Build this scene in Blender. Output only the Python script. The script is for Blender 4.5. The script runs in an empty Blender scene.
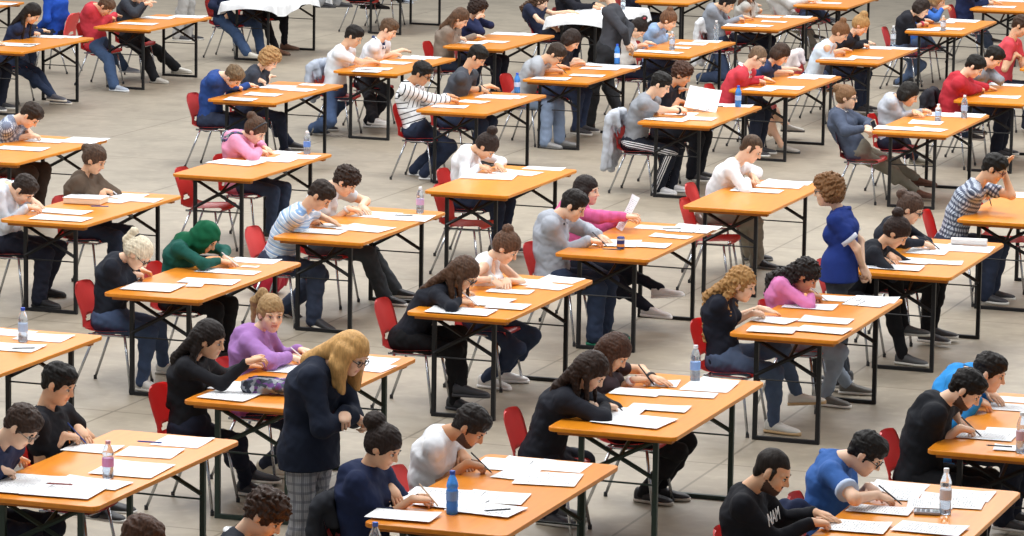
import bpy, bmesh, math, random
import numpy as np
from mathutils import Matrix, Vector
from concurrent.futures import ThreadPoolExecutor

random.seed(7)
LOD = 1.0            # voxel size factor for the figures
SC = bpy.context.scene
COL = SC.collection

# ------------------------------------------------------------------ camera
F_, PITCH, ROLL, YAW, CAMH = 3846.3, .1581, .0152, -.3388, 5.2504
def _cam():
    cy, sy = math.cos(YAW), math.sin(YAW)
    fw = np.array([sy*math.cos(PITCH), cy*math.cos(PITCH), -math.sin(PITCH)])
    r = np.array([cy, -sy, 0.]); u = np.cross(r, fw)
    c, s = math.cos(ROLL), math.sin(ROLL)
    return c*r+s*u, -s*r+c*u, fw, np.array([0, 0, CAMH])
CR, CU, CF, CO = _cam()
def ray(px):
    return CF + CR*(px[0]-512)/F_ - CU*(px[1]-268)/F_
def on_z(px, z):
    d = ray(px); return CO + d*((z-CO[2])/d[2])
def on_y(px, y):
    d = ray(px); return CO + d*((y-CO[1])/d[1])
cd = bpy.data.cameras.new('camera'); co = bpy.data.objects.new('camera', cd); COL.objects.link(co)
cd.sensor_width = 36; cd.lens = F_/1024*36; cd.clip_end = 300
co.matrix_world = Matrix(((CR[0], CU[0], -CF[0], CO[0]), (CR[1], CU[1], -CF[1], CO[1]), (CR[2], CU[2], -CF[2], CO[2]), (0, 0, 0, 1)))
SC.camera = co

# ------------------------------------------------------------------ materials
def lin(h):
    h = h.lstrip('#')
    v = [int(h[i:i+2], 16)/255 for i in (0, 2, 4)]
    return tuple((c/12.92 if c <= .04045 else ((c+.055)/1.055)**2.4) for c in v)+(1,)
_M = {}
def nodes(name):
    m = bpy.data.materials.new(name); m.use_nodes = True
    nt = m.node_tree; b = nt.nodes['Principled BSDF']
    return m, nt, b
def N(nt, t, **kw):
    n = nt.nodes.new(t)
    for k, v in kw.items():
        if k in n.inputs: n.inputs[k].default_value = v
        else: setattr(n, k, v)
    return n
def mixc(nt, fac, a, b):
    n = nt.nodes.new('ShaderNodeMix'); n.data_type = 'RGBA'
    for i, v in ((0, fac), (6, a), (7, b)):
        if hasattr(v, 'is_output'): nt.links.new(v, n.inputs[i])
        else: n.inputs[i].default_value = v
    return n.outputs[2]
def mth(nt, op, a, b=None):
    n = nt.nodes.new('ShaderNodeMath'); n.operation = op
    for i, v in ((0, a), (1, b)):
        if v is None: continue
        if hasattr(v, 'is_output'): nt.links.new(v, n.inputs[i])
        else: n.inputs[i].default_value = v
    return n.outputs[0]
def dark(c, f): return (c[0]*f, c[1]*f, c[2]*f, 1)
def cloth(h, kind='plain'):
    key = ('cloth', h, kind)
    if key in _M: return _M[key]
    m, nt, b = nodes('cloth'); c = lin(h)
    tc = N(nt, 'ShaderNodeTexCoord')
    no = N(nt, 'ShaderNodeTexNoise', Scale=14., Detail=3.)
    nt.links.new(tc.outputs['Object'], no.inputs['Vector'])
    col = mixc(nt, no.outputs['Fac'], dark(c, .82), dark(c, 1.15))
    au = N(nt, 'ShaderNodeAttribute', attribute_name='band_u').outputs['Fac']
    av = N(nt, 'ShaderNodeAttribute', attribute_name='band_v').outputs['Fac']
    def stripe(src, period, duty):
        return mth(nt, 'LESS_THAN', mth(nt, 'FRACT', mth(nt, 'DIVIDE', mth(nt, 'ADD', src, 10.), period)), duty)
    if kind == 'breton':
        col = mixc(nt, stripe(au, .052, .2), col, lin('23232b'))
    elif kind == 'bands':
        col = mixc(nt, stripe(au, .06, .3), col, lin('7fa3d0'))
        col = mixc(nt, stripe(au, .06, .12), col, lin('d8c27a'))
        col = mixc(nt, stripe(au, .03, .2), col, lin('e9eef5'))
    elif kind == 'plaid':
        col = mixc(nt, mth(nt, 'MULTIPLY', stripe(au, .05, .5), .6), col, lin('27365c'))
        col = mixc(nt, mth(nt, 'MULTIPLY', stripe(av, .05, .5), .6), col, lin('22315a'))
    elif kind == 'check':
        col = mixc(nt, mth(nt, 'MULTIPLY', stripe(au, .042, .45), .75), col, lin('1f2c4c'))
        col = mixc(nt, mth(nt, 'MULTIPLY', stripe(av, .042, .45), .75), col, lin('1f2c4c'))
    elif kind == 'tartan':
        col = mixc(nt, mth(nt, 'MULTIPLY', stripe(au, .05, .3), .6), col, lin('6d6f78'))
        col = mixc(nt, mth(nt, 'MULTIPLY', stripe(av, .05, .3), .6), col, lin('6d6f78'))
        col = mixc(nt, mth(nt, 'MULTIPLY', stripe(av, .012, .4), .35), col, lin('55575f'))
    elif kind == 'track':
        s = mth(nt, 'MULTIPLY', stripe(mth(nt, 'ADD', av, .045), .022, .5), mth(nt, 'LESS_THAN', mth(nt, 'ABSOLUTE', mth(nt, 'SUBTRACT', av, 0.)), .033))
        col = mixc(nt, s, col, lin('e8e8ea'))
    elif kind == 'rib':
        col = mixc(nt, mth(nt, 'MULTIPLY', stripe(au, .07, .4), .4), col, lin('c4557f'))
    elif kind == 'floral':
        vo = N(nt, 'ShaderNodeTexVoronoi', Scale=38.); nt.links.new(tc.outputs['Object'], vo.inputs['Vector'])
        cr = N(nt, 'ShaderNodeValToRGB'); nt.links.new(vo.outputs['Color'], cr.inputs['Fac'])
        cr.color_ramp.interpolation = 'CONSTANT'
        for p, hh in ((.3, '8f949c'), (.5, '3a3f49'), (.66, '6b4a86'), (.8, 'b2b6bc'), (.92, 'a23c4e')):
            e = cr.color_ramp.elements.new(p); e.color = lin(hh)
        cr.color_ramp.elements[0].color = lin('4c5462'); cr.color_ramp.elements[-1].color = lin('3f63a8')
        col = cr.outputs['Color']
    nt.links.new(col, b.inputs['Base Color']); b.inputs['Roughness'].default_value = .85
    b.inputs['Specular IOR Level'].default_value = .2
    bp = N(nt, 'ShaderNodeBump', Strength=.25, Distance=.004)
    n2 = N(nt, 'ShaderNodeTexNoise', Scale=60., Detail=2.); nt.links.new(tc.outputs['Object'], n2.inputs['Vector'])
    nt.links.new(n2.outputs['Fac'], bp.inputs['Height']); nt.links.new(bp.outputs['Normal'], b.inputs['Normal'])
    _M[key] = m; return m
def plain(name, h, rough=.5, metal=0., spec=.5):
    key = (name, h, rough, metal)
    if key in _M: return _M[key]
    m, nt, b = nodes(name); c = lin(h)
    tc = N(nt, 'ShaderNodeTexCoord'); no = N(nt, 'ShaderNodeTexNoise', Scale=9., Detail=3.)
    nt.links.new(tc.outputs['Object'], no.inputs['Vector'])
    nt.links.new(mixc(nt, no.outputs['Fac'], dark(c, .93), dark(c, 1.06)), b.inputs['Base Color'])
    b.inputs['Roughness'].default_value = rough; b.inputs['Metallic'].default_value = metal
    b.inputs['Specular IOR Level'].default_value = spec
    _M[key] = m; return m
def skin(h):
    key = ('skin', h)
    if key in _M: return _M[key]
    m, nt, b = nodes('skin'); c = lin(h)
    tc = N(nt, 'ShaderNodeTexCoord'); no = N(nt, 'ShaderNodeTexNoise', Scale=18., Detail=3.)
    nt.links.new(tc.outputs['Object'], no.inputs['Vector'])
    nt.links.new(mixc(nt, no.outputs['Fac'], (c[0]*.93, c[1]*.86, c[2]*.84, 1), (min(1, c[0]*1.05), c[1]*1.08, c[2]*1.08, 1)), b.inputs['Base Color'])
    b.inputs['Roughness'].default_value = .5; b.inputs['Subsurface Weight'].default_value = .08
    b.inputs['Subsurface Radius'].default_value = (.012, .005, .003); b.inputs['Specular IOR Level'].default_value = .35
    _M[key] = m; return m
def hairm(h):
    key = ('hair', h)
    if key in _M: return _M[key]
    m, nt, b = nodes('hair'); c = lin(h)
    tc = N(nt, 'ShaderNodeTexCoord'); mp = N(nt, 'ShaderNodeMapping'); mp.inputs['Scale'].default_value = (1, 1, .22)
    nt.links.new(tc.outputs['Object'], mp.inputs['Vector'])
    no = N(nt, 'ShaderNodeTexNoise', Scale=85., Detail=3.); nt.links.new(mp.outputs['Vector'], no.inputs['Vector'])
    rp = N(nt, 'ShaderNodeMapRange'); rp.inputs[1].default_value = .3; rp.inputs[2].default_value = .7
    nt.links.new(no.outputs['Fac'], rp.inputs[0])
    lt = c[0] > .15
    nt.links.new(mixc(nt, rp.outputs[0], dark(c, .72 if lt else .6), dark(c, 1.12 if lt else 1.5)), b.inputs['Base Color'])
    b.inputs['Roughness'].default_value = .6; b.inputs['Specular IOR Level'].default_value = .25
    bp = N(nt, 'ShaderNodeBump', Strength=.6, Distance=.006); nt.links.new(no.outputs['Fac'], bp.inputs['Height'])
    nt.links.new(bp.outputs['Normal'], b.inputs['Normal'])
    _M[key] = m; return m
def floor_mat():
    m, nt, b = nodes('floor_concrete'); tc = N(nt, 'ShaderNodeTexCoord')
    def noise(scale, det, dist=0.):
        n = N(nt, 'ShaderNodeTexNoise', Scale=scale, Detail=det, Distortion=dist); nt.links.new(tc.outputs['Object'], n.inputs['Vector']); return n.outputs['Fac']
    c = mixc(nt, noise(.7, 4.), lin('8e8475'), lin('a69c8a'))
    rp = N(nt, 'ShaderNodeMapRange'); rp.inputs[1].default_value = .42; rp.inputs[2].default_value = .72
    nt.links.new(noise(2.6, 6., .6), rp.inputs[0])
    c = mixc(nt, mth(nt, 'MULTIPLY', rp.outputs[0], .5), c, lin('776f61'))
    r2 = N(nt, 'ShaderNodeMapRange'); r2.inputs[1].default_value = .5; r2.inputs[2].default_value = .75
    nt.links.new(noise(9., 4.), r2.inputs[0])
    c = mixc(nt, mth(nt, 'MULTIPLY', r2.outputs[0], .35), c, lin('b8ab96'))
    br = N(nt, 'ShaderNodeTexBrick'); br.offset = 0.; br.inputs['Scale'].default_value = 1.
    br.inputs['Brick Width'].default_value = 2.2; br.inputs['Row Height'].default_value = 3.1
    br.inputs['Mortar Size'].default_value = .012; br.inputs['Mortar Smooth'].default_value = .4
    br.inputs['Color1'].default_value = (1, 1, 1, 1); br.inputs['Color2'].default_value = (.93, .93, .93, 1); br.inputs['Mortar'].default_value = (.55, .54, .52, 1)
    mp = N(nt, 'ShaderNodeMapping'); mp.inputs['Location'].default_value = (.35, .9, 0)
    nt.links.new(tc.outputs['Object'], mp.inputs['Vector']); nt.links.new(mp.outputs['Vector'], br.inputs['Vector'])
    mx = nt.nodes.new('ShaderNodeMix'); mx.data_type = 'RGBA'; mx.blend_type = 'MULTIPLY'; mx.inputs[0].default_value = 1.
    nt.links.new(c, mx.inputs[6]); nt.links.new(br.outputs['Color'], mx.inputs[7])
    nt.links.new(mx.outputs[2], b.inputs['Base Color']); b.inputs['Roughness'].default_value = .48
    b.inputs['Specular IOR Level'].default_value = .35
    return m
def table_mat():
    m, nt, b = nodes('orange_lacquer'); tc = N(nt, 'ShaderNodeTexCoord')
    mp = N(nt, 'ShaderNodeMapping'); mp.inputs['Scale'].default_value = (9, 1.1, 9); nt.links.new(tc.outputs['Object'], mp.inputs['Vector'])
    no = N(nt, 'ShaderNodeTexNoise', Scale=2.4, Detail=4., Distortion=.5); nt.links.new(mp.outputs['Vector'], no.inputs['Vector'])
    oi = N(nt, 'ShaderNodeObjectInfo')
    c = mixc(nt, no.outputs['Fac'], lin('d67c14'), lin('ee9b22'))
    c2 = mixc(nt, no.outputs['Fac'], lin('ce761c'), lin('e69430'))
    nt.links.new(mixc(nt, oi.outputs['Random'], c, c2), b.inputs['Base Color'])
    b.inputs['Roughness'].default_value = .3; b.inputs['Specular IOR Level'].default_value = .4
    return m
def paper_mat(print_='text'):
    key = ('paper', print_)
    if key in _M: return _M[key]
    m, nt, b = nodes('printed_paper'); tc = N(nt, 'ShaderNodeTexCoord')
    sp = N(nt, 'ShaderNodeSeparateXYZ'); nt.links.new(tc.outputs['Generated'], sp.inputs[0])
    x, y = sp.outputs[0], sp.outputs[1]
    rows = mth(nt, 'LESS_THAN', mth(nt, 'FRACT', mth(nt, 'MULTIPLY', x, 22.)), .35)
    no = N(nt, 'ShaderNodeTexNoise', Scale=16., Detail=2.); nt.links.new(tc.outputs['Generated'], no.inputs['Vector'])
    words = mth(nt, 'GREATER_THAN', no.outputs['Fac'], .5)
    def inside(v, a, bb): return mth(nt, 'MULTIPLY', mth(nt, 'GREATER_THAN', v, a), mth(nt, 'LESS_THAN', v, bb))
    area = mth(nt, 'MULTIPLY', inside(x, .1, .9), inside(y, .1, .9))
    f = mth(nt, 'MULTIPLY', mth(nt, 'MULTIPLY', rows, words), area)
    nt.links.new(mixc(nt, mth(nt, 'MULTIPLY', f, .6 if print_ == 'text' else .2), (.8, .81, .82, 1), lin('50545f')), b.inputs['Base Color'])
    b.inputs['Roughness'].default_value = .75; b.inputs['Specular IOR Level'].default_value = .2
    _M[key] = m; return m
def pet(h, tr=.85):
    tr = .45 if h == '5aa6f6' else tr
    key = ('pet', h)
    if key in _M: return _M[key]
    m, nt, b = nodes('clear_plastic')
    b.inputs['Base Color'].default_value = lin(h); b.inputs['Roughness'].default_value = .08
    b.inputs['Transmission Weight'].default_value = tr; b.inputs['IOR'].default_value = 1.2
    _M[key] = m; return m

# ------------------------------------------------------------------ object helpers
def link(o, parent=None):
    COL.objects.link(o)
    if parent: o.parent = parent
    return o
def tag(o, label=None, cat=None, group=None, kind=None):
    if label: o['label'] = label
    if cat: o['category'] = cat
    if group: o['group'] = group
    if kind: o['kind'] = kind
    return o
def empty(name, loc, rz=0.):
    o = bpy.data.objects.new(name, None); o.empty_display_size = .1
    o.location = loc; o.rotation_euler = (0, 0, rz); return link(o)
def copy_tree(o, parent=None):
    c = o.copy(); COL.objects.link(c); c.parent = parent
    for k in ('label', 'group', 'category', 'kind'):
        pass
    for ch in list(o.children): copy_tree(ch, c)
    return c
def bm_obj(name, bm, mat, parent=None, smooth=False, angle=None):
    me = bpy.data.meshes.new(name); bm.normal_update(); bm.to_mesh(me); bm.free()
    for mm in (mat if isinstance(mat, (list, tuple)) else [mat]): me.materials.append(mm)
    if smooth:
        me.polygons.foreach_set('use_smooth', [True]*len(me.polygons))
        if angle: 
            try: me.set_sharp_from_angle(angle=math.radians(angle))
            except Exception: pass
    return link(bpy.data.objects.new(name, me), parent)
def box(bm, x0, x1, y0, y1, z0, z1, bev=0.):
    r = bmesh.ops.create_cube(bm, size=1.)
    vs = r['verts']
    for v in vs:
        v.co = Vector(((x0+x1)/2+v.co.x*(x1-x0), (y0+y1)/2+v.co.y*(y1-y0), (z0+z1)/2+v.co.z*(z1-z0)))
    if bev > 0:
        es = list({e for v in vs for e in v.link_edges})
        bmesh.ops.bevel(bm, geom=es, offset=bev, segments=2, affect='EDGES', profile=.5)
def tube(bm, pts, r, n=8, closed=False, r_end=None):
    pts = [Vector(p) for p in pts]; rings = []; L = len(pts)
    for i, p in enumerate(pts):
        a = pts[i-1] if i or closed else pts[0]; b = pts[(i+1) % L] if i < L-1 or closed else pts[-1]
        d = (b-a).normalized()
        up = Vector((0, 0, 1)) if abs(d.z) < .9 else Vector((0, 1, 0))
        u = d.cross(up).normalized(); w = u.cross(d)
        rr = r if r_end is None else r+(r_end-r)*i/max(1, L-1)
        rings.append([bm.verts.new(p+(u*math.cos(2*math.pi*k/n)+w*math.sin(2*math.pi*k/n))*rr) for k in range(n)])
    for i in range(L if closed else L-1):
        A, B = rings[i], rings[(i+1) % L]
        for k in range(n): bm.faces.new((A[k], A[(k+1) % n], B[(k+1) % n], B[k]))
    if not closed:
        bm.faces.new(rings[0][::-1]); bm.faces.new(rings[-1])
def lathe(bm, prof, n=16, c=(0, 0, 0)):
    rings = []
    for r, z in prof:
        rings.append([bm.verts.new((c[0]+r*math.cos(2*math.pi*k/n), c[1]+r*math.sin(2*math.pi*k/n), c[2]+z)) for k in range(n)])
    for A, B in zip(rings, rings[1:]):
        for k in range(n): bm.faces.new((A[k], A[(k+1) % n], B[(k+1) % n], B[k]))
    bm.faces.new(rings[0][::-1]); bm.faces.new(rings[-1])
def bar(bm, a, b, w=.024):
    tube(bm, [a, b], w*.707, n=4)

# ------------------------------------------------------------------ signed distance fields -> one continuous skin
class Field:
    def __init__(s, lo, hi, h):
        s.h = h; s.lo = np.array(lo, np.float32)
        s.n = np.maximum(4, np.ceil((np.array(hi)-np.array(lo))/h).astype(int)+1)
        s.g = np.full(s.n, .2, np.float32)
        s.ax = [s.lo[i]+h*np.arange(s.n[i], dtype=np.float32) for i in range(3)]
    def blk(s, lo, hi):
        i0 = np.clip(np.floor((lo-s.lo)/s.h).astype(int), 0, s.n); i1 = np.clip(np.ceil((hi-s.lo)/s.h).astype(int)+1, 0, s.n)
        sl = tuple(slice(a, b) for a, b in zip(i0, i1))
        if any(a >= b for a, b in zip(i0, i1)): return None
        return sl, s.ax[0][sl[0]][:, None, None], s.ax[1][sl[1]][None, :, None], s.ax[2][sl[2]][None, None, :]
    def _mix(s, sl, d, k, op):
        g = s.g[sl]
        if op == 'sub': d = -d
        if k <= 0: s.g[sl] = np.minimum(g, d) if op == 'add' else np.maximum(g, d); return
        hh = np.clip(1-np.abs(g-d)/k, 0, 1); e = hh*hh*k*.25
        s.g[sl] = np.minimum(g, d)-e if op == 'add' else np.maximum(g, d)+e
    def cap(s, a, b, ra, rb=None, k=.02, lat=None, ls=1., op='add'):
        a = np.array(a, float); b = np.array(b, float); rb = ra if rb is None else rb
        m = max(ra, rb)*max(1, ls)+k+3*s.h
        B = s.blk(np.minimum(a, b)-m, np.maximum(a, b)+m)
        if B is None: return
        sl, X, Y, Z = B; ab = b-a; L2 = max(1e-9, ab@ab)
        X = X-a[0]; Y = Y-a[1]; Z = Z-a[2]
        t = np.clip((X*ab[0]+Y*ab[1]+Z*ab[2])/L2, 0, 1)
        x = X-t*ab[0]; y = Y-t*ab[1]; z = Z-t*ab[2]
        q = x*x+y*y+z*z
        if lat is not None:
            w = x*lat[0]+y*lat[1]+z*lat[2]; q = q-w*w*(1-1/ls**2)
        d = np.sqrt(np.maximum(q, 1e-12))-(ra+t*(rb-ra))
        s._mix(sl, d.astype(np.float32), k, op)
    def ell(s, c, r, R=None, k=.02, op='add'):
        c = np.array(c, float); r = np.array(r, float); m = max(r)+k+3*s.h
        B = s.blk(c-m, c+m)
        if B is None: return
        sl, X, Y, Z = B; X = X-c[0]; Y = Y-c[1]; Z = Z-c[2]
        if R is not None:
            P = [X*R[0, i]+Y*R[1, i]+Z*R[2, i] for i in range(3)]
        else: P = [X+0*Y+0*Z, Y+0*X+0*Z, Z+0*X+0*Y]
        q0 = sum((P[i]/r[i])**2 for i in range(3)); q1 = sum((P[i]/r[i]**2)**2 for i in range(3))
        k0 = np.sqrt(q0); d = k0*(k0-1)/np.sqrt(np.maximum(q1, 1e-12))
        s._mix(sl, d.astype(np.float32), k, op)
    def cut(s, p, n, k=.01):      # removes the side the normal points to
        p = np.array(p, float); n = np.array(n, float); n = n/np.linalg.norm(n)
        d = (s.ax[0][:, None, None]-p[0])*n[0]+(s.ax[1][None, :, None]-p[1])*n[1]+(s.ax[2][None, None, :]-p[2])*n[2]
        s._mix(tuple(slice(None) for _ in range(3)), (-d).astype(np.float32), k, 'sub')
    def noise(s, amp, f, seed=0.):
        I = np.nonzero(np.abs(s.g) < .04)
        x, y, z = (s.ax[i][I[i]]*f for i in range(3))
        v = np.sin(x*1.3+2.1*np.sin(z*.9+seed)+seed)*np.sin(y*1.1+1.7*np.sin(x*.8+seed*2))+.6*np.sin(z*1.7+1.5*np.sin(y*1.3+seed)+x*.7)
        s.g[I] += (amp*v).astype(np.float32)
    def mesh(s):
        g = s.g; g[0] = g[-1] = .2; g[:, 0] = g[:, -1] = .2; g[:, :, 0] = g[:, :, -1] = .2
        ins = g < 0; n = s.n
        i8 = ins.astype(np.int8)
        c = i8[:-1]+i8[1:]; c = c[:, :-1]+c[:, 1:]; c = c[:, :, :-1]+c[:, :, 1:]
        ai = np.argwhere((c > 0) & (c < 8))
        if len(ai) == 0: return np.zeros((0, 3)), np.zeros((0, 4), int)
        idx = np.full(np.array(n)-1, -1, np.int32); idx[tuple(ai.T)] = np.arange(len(ai))
        co = np.array([(a, b, d) for a in (0, 1) for b in (0, 1) for d in (0, 1)])
        V = np.stack([g[ai[:, 0]+o[0], ai[:, 1]+o[1], ai[:, 2]+o[2]] for o in co], 1)
        acc = np.zeros((len(ai), 3)); cnt = np.zeros(len(ai))
        for p in range(8):
            for q in range(p+1, 8):
                if np.abs(co[p]-co[q]).sum() != 1: continue
                a, b = V[:, p], V[:, q]; mk = (a < 0) != (b < 0)
                t = np.where(mk, a/np.where(mk, a-b, 1), 0)
                acc += mk[:, None]*(co[p]+t[:, None]*(co[q]-co[p])); cnt += mk
        P = s.lo+(ai+acc/cnt[:, None])*s.h
        Q = []
        for ax in range(3):
            A = [slice(None)]*3; Bb = [slice(None)]*3; A[ax] = slice(0, -1); Bb[ax] = slice(1, None)
            df = ins[tuple(A)] != ins[tuple(Bb)]
            u, v = (ax+1) % 3, (ax+2) % 3
            e = np.argwhere(df); e = e[(e[:, u] > 0) & (e[:, v] > 0) & (e[:, u] < n[u]-1) & (e[:, v] < n[v]-1)]
            def cell(du, dv):
                w = e.copy(); w[:, u] += du; w[:, v] += dv; return idx[tuple(w.T)]
            q = np.stack([cell(-1, -1), cell(0, -1), cell(0, 0), cell(-1, 0)], 1)
            fl = ~ins[tuple(e.T)]; q[fl] = q[fl][:, ::-1]; Q.append(q)
        return P, np.concatenate(Q)
def mesh_from(name, V, Fq, mats, mi=None, attrs=None):
    me = bpy.data.meshes.new(name)
    if isinstance(Fq, np.ndarray):
        me.vertices.add(len(V)); me.vertices.foreach_set('co', np.asarray(V, np.float32).ravel())
        k = Fq.shape[1]
        me.loops.add(Fq.size); me.loops.foreach_set('vertex_index', Fq.astype(np.int32).ravel())
        me.polygons.add(len(Fq)); me.polygons.foreach_set('loop_start', np.arange(0, Fq.size, k, dtype=np.int32))
    else: me.from_pydata(V, [], Fq)
    for m in mats: me.materials.append(m)
    if mi is not None: me.polygons.foreach_set('material_index', np.asarray(mi, np.int32))
    me.polygons.foreach_set('use_smooth', np.ones(len(me.polygons), bool))
    for a, v in (attrs or {}).items():
        at = me.attributes.new(a, 'FLOAT', 'POINT'); at.data.foreach_set('value', np.asarray(v, np.float32))
    me.update(calc_edges=True); me.validate()
    return me
# ------------------------------------------------------------------ people
def nrm(v): return v/max(1e-9, np.linalg.norm(v))
def A3(*v): return np.array(v, float)
def rot(yaw, pitch, roll=0.):        # head: x forward, y left, z up; pitch > 0 looks down
    cy, sy, cp, sp, cr, sr = math.cos(yaw), math.sin(yaw), math.cos(pitch), math.sin(pitch), math.cos(roll), math.sin(roll)
    Z = np.array([[cy, -sy, 0], [sy, cy, 0], [0, 0, 1]]); Y = np.array([[cp, 0, sp], [0, 1, 0], [-sp, 0, cp]]); X = np.array([[1, 0, 0], [0, cr, -sr], [0, sr, cr]])
    return Z@Y@X
def ik(a, b, l1, l2, pole):
    d = b-a; L = np.linalg.norm(d); u = d/max(L, 1e-6)
    if L > (l1+l2)*.995: L = (l1+l2)*.995; b = a+u*L
    if L < abs(l1-l2)*1.05+.02: L = abs(l1-l2)*1.05+.02; b = a+u*L
    x = (l1*l1-l2*l2+L*L)/(2*L); h = math.sqrt(max(0, l1*l1-x*x))
    v = nrm(pole-u*(pole@u)); return a+u*x+v*h, b
def joints(p):
    """joint positions in the figure's own frame (x faces forward, origin on the floor under the hips)"""
    sc = p['sc']; J = {}
    stand = p.get('stand', False)
    hz = p.get('hz', .93*sc if stand else .42+.075*sc)
    H = A3(0, 0, hz); Hd = p['head'].copy()
    L1, L2 = .51*sc, .207*sc
    if stand and 'hz' not in p: H[2] = max(.7, Hd[2]-(L1+L2)*.955)
    d = Hd-H; L = np.linalg.norm(d)
    if L > (L1+L2)*.98 and not stand:
        g = min(1.14, L/((L1+L2)*.98)); L1 *= g; L2 *= 1+(g-1)*.4
    if L > (L1+L2)*.985: Hd = H+d/L*(L1+L2)*.985
    Nk, Hd = ik(H, Hd, L1, L2, A3(-1, 0, .45))
    J['H'], J['N'], J['Hd'] = H, Nk, Hd
    sp = nrm(Nk-H); lat = A3(0, 1, 0); tw = p.get('twist', 0.)
    lat = A3(-math.sin(tw), math.cos(tw), 0)
    back = np.cross(lat, sp); back = -back if back[0] > 0 else back
    J['lat'], J['back'], J['sp'] = lat, back, sp
    J['mid'] = H*.52+Nk*.48+back*.03*sc; J['chest'] = H*.25+Nk*.75+back*.02*sc
    sw = (.160 if p['fem'] else .182)*sc
    R = rot(p.get('yaw', 0), p.get('pitch', .7), p.get('tilt', 0)); J['R'] = R
    for s, nm in ((-1, 'r'), (1, 'l')):
        sh = Nk-sp*.052*sc+lat*s*sw-back*.015+A3(.02, 0, 0)
        J['sh'+nm] = sh
        tg = p.get(nm+'h'); u1, u2 = .285*sc, .245*sc
        if tg is None: tg = sh+A3(.16, -s*.05, -.42)
        dirn = nrm(tg-sh); wr = tg-dirn*.065
        pole = p.get(nm+'pole')
        if pole is not None: el, wr = ik(sh, wr, u1, u2, pole)
        else:
            best = None
            for bk in (.1, .5, 1., 1.8):
                for k in range(7):
                    ph = math.radians(5+k*14); pl = A3(-bk, s*math.sin(ph), -math.cos(ph))
                    e2, w3 = ik(sh, wr, u1, u2, pl)
                    over = e2[0] > p['edge']-.04
                    cst = (0 if stand else (max(0, .80-e2[2])*30 if over else 0)+max(0, e2[2]-.86)*3+max(0, .72-e2[2])*2.5)+.12*math.sin(ph)+.06*bk+(.12 if over else 0)+(0 if stand else 2.*max(0, sh[0]-.03-e2[0]))
                    if best is None or cst < best[0]: best = (cst, e2, w3)
            el, w2 = best[1:]
            wr = w2
        J['el'+nm], J['wr'+nm] = el, wr
        hd = nrm(wr-el); J['hd'+nm] = nrm(tg-wr+hd*.02) if np.linalg.norm(tg-wr) > .03 else hd
        hp = H+lat*s*.088*sc; J['hp'+nm] = hp
        ft = p.get(nm+'f')
        if ft is None: ft = A3(.40, s*.11, .03) if not stand else A3(0, s*.1, .03)
        an = ft+A3(-.075, 0, .075)
        kn, an = ik(hp, an, .435*sc, .415*sc, A3(.6, s*.12, .8) if not stand else A3(1, 0, .1))
        if not stand and kn[2] > .66: kn[2] = .66
        J['kn'+nm], J['an'+nm] = kn, an
    return J
def bounds(pts, m):
    P = np.array(pts); return P.min(0)-m, P.max(0)+m
def fingers(J, nm, s, mode):
    """five separate bent fingers, rooted in the palm"""
    V = []; Fc = []
    d = J['hd'+nm]; up = A3(0, 0, 1); side = nrm(np.cross(up, d))*s      # towards the little finger
    if np.linalg.norm(np.cross(up, d)) < .2: side = A3(0, s, 0)
    side = np.cross(A3(0, 0, 1), d); side = nrm(side)*s
    nor = nrm(np.cross(side, d)); nor = nor if nor[2] > 0 else -nor
    if mode == 'write': 
        side, nor = nrm(side*.75-nor*.5), nrm(nor*.75+side*.5)
    root = J['wr'+nm]+d*.075
    def chain(p, dirs, lens, r0, r1):
        pts = [p]
        for dd, l in zip(dirs, lens): pts.append(pts[-1]+nrm(dd)*l)
        n = 6; b = len(V)
        for i, q in enumerate(pts):
            a = nrm(pts[min(i+1, len(pts)-1)]-pts[max(0, i-1)]); u = nrm(np.cross(a, side+.01)); w = np.cross(a, u)
            r = r0+(r1-r0)*i/(len(pts)-1)
            if i == len(pts)-1: r *= .6
            for k in range(n): V.append(q+(u*math.cos(k*1.0472)+w*math.sin(k*1.0472))*r)
        for i in range(len(pts)-1):
            for k in range(n): Fc.append((b+i*n+k, b+i*n+(k+1) % n, b+(i+1)*n+(k+1) % n, b+(i+1)*n+k))
        e = b+(len(pts)-1)*n; Fc.append((e, e+1, e+2, e+3)); Fc.append((e, e+3, e+4, e+5))
    bend = {'write': (.55, 1.5, 2.2), 'flat': (.12, .35, .6), 'hold': (.5, 1.2, 1.9), 'fist': (1.0, 2.2, 3.2)}[mode]
    for k, (o, l) in enumerate(((-.027, .9), (-.009, 1.), (.009, .94), (.026, .76))):
        b = [x*(1-.12*(k == 0)) for x in bend]
        dirs = [d*math.cos(x)-nor*math.sin(x)+side*o*2.2*(mode == 'flat') for x in b]
        chain(root+side*o-d*.012*(abs(o) > .02), dirs, (.043*l, .027*l, .022*l), .0092, .0068)
    td = d*.75-side*.65-nor*(.45 if mode != 'flat' else .1)
    chain(J['wr'+nm]+d*.028-side*.026, [td, td+d*.7+side*.2, d+side*.35-nor*.2], (.036, .03, .024), .0115, .008)
    return V, Fc
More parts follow.
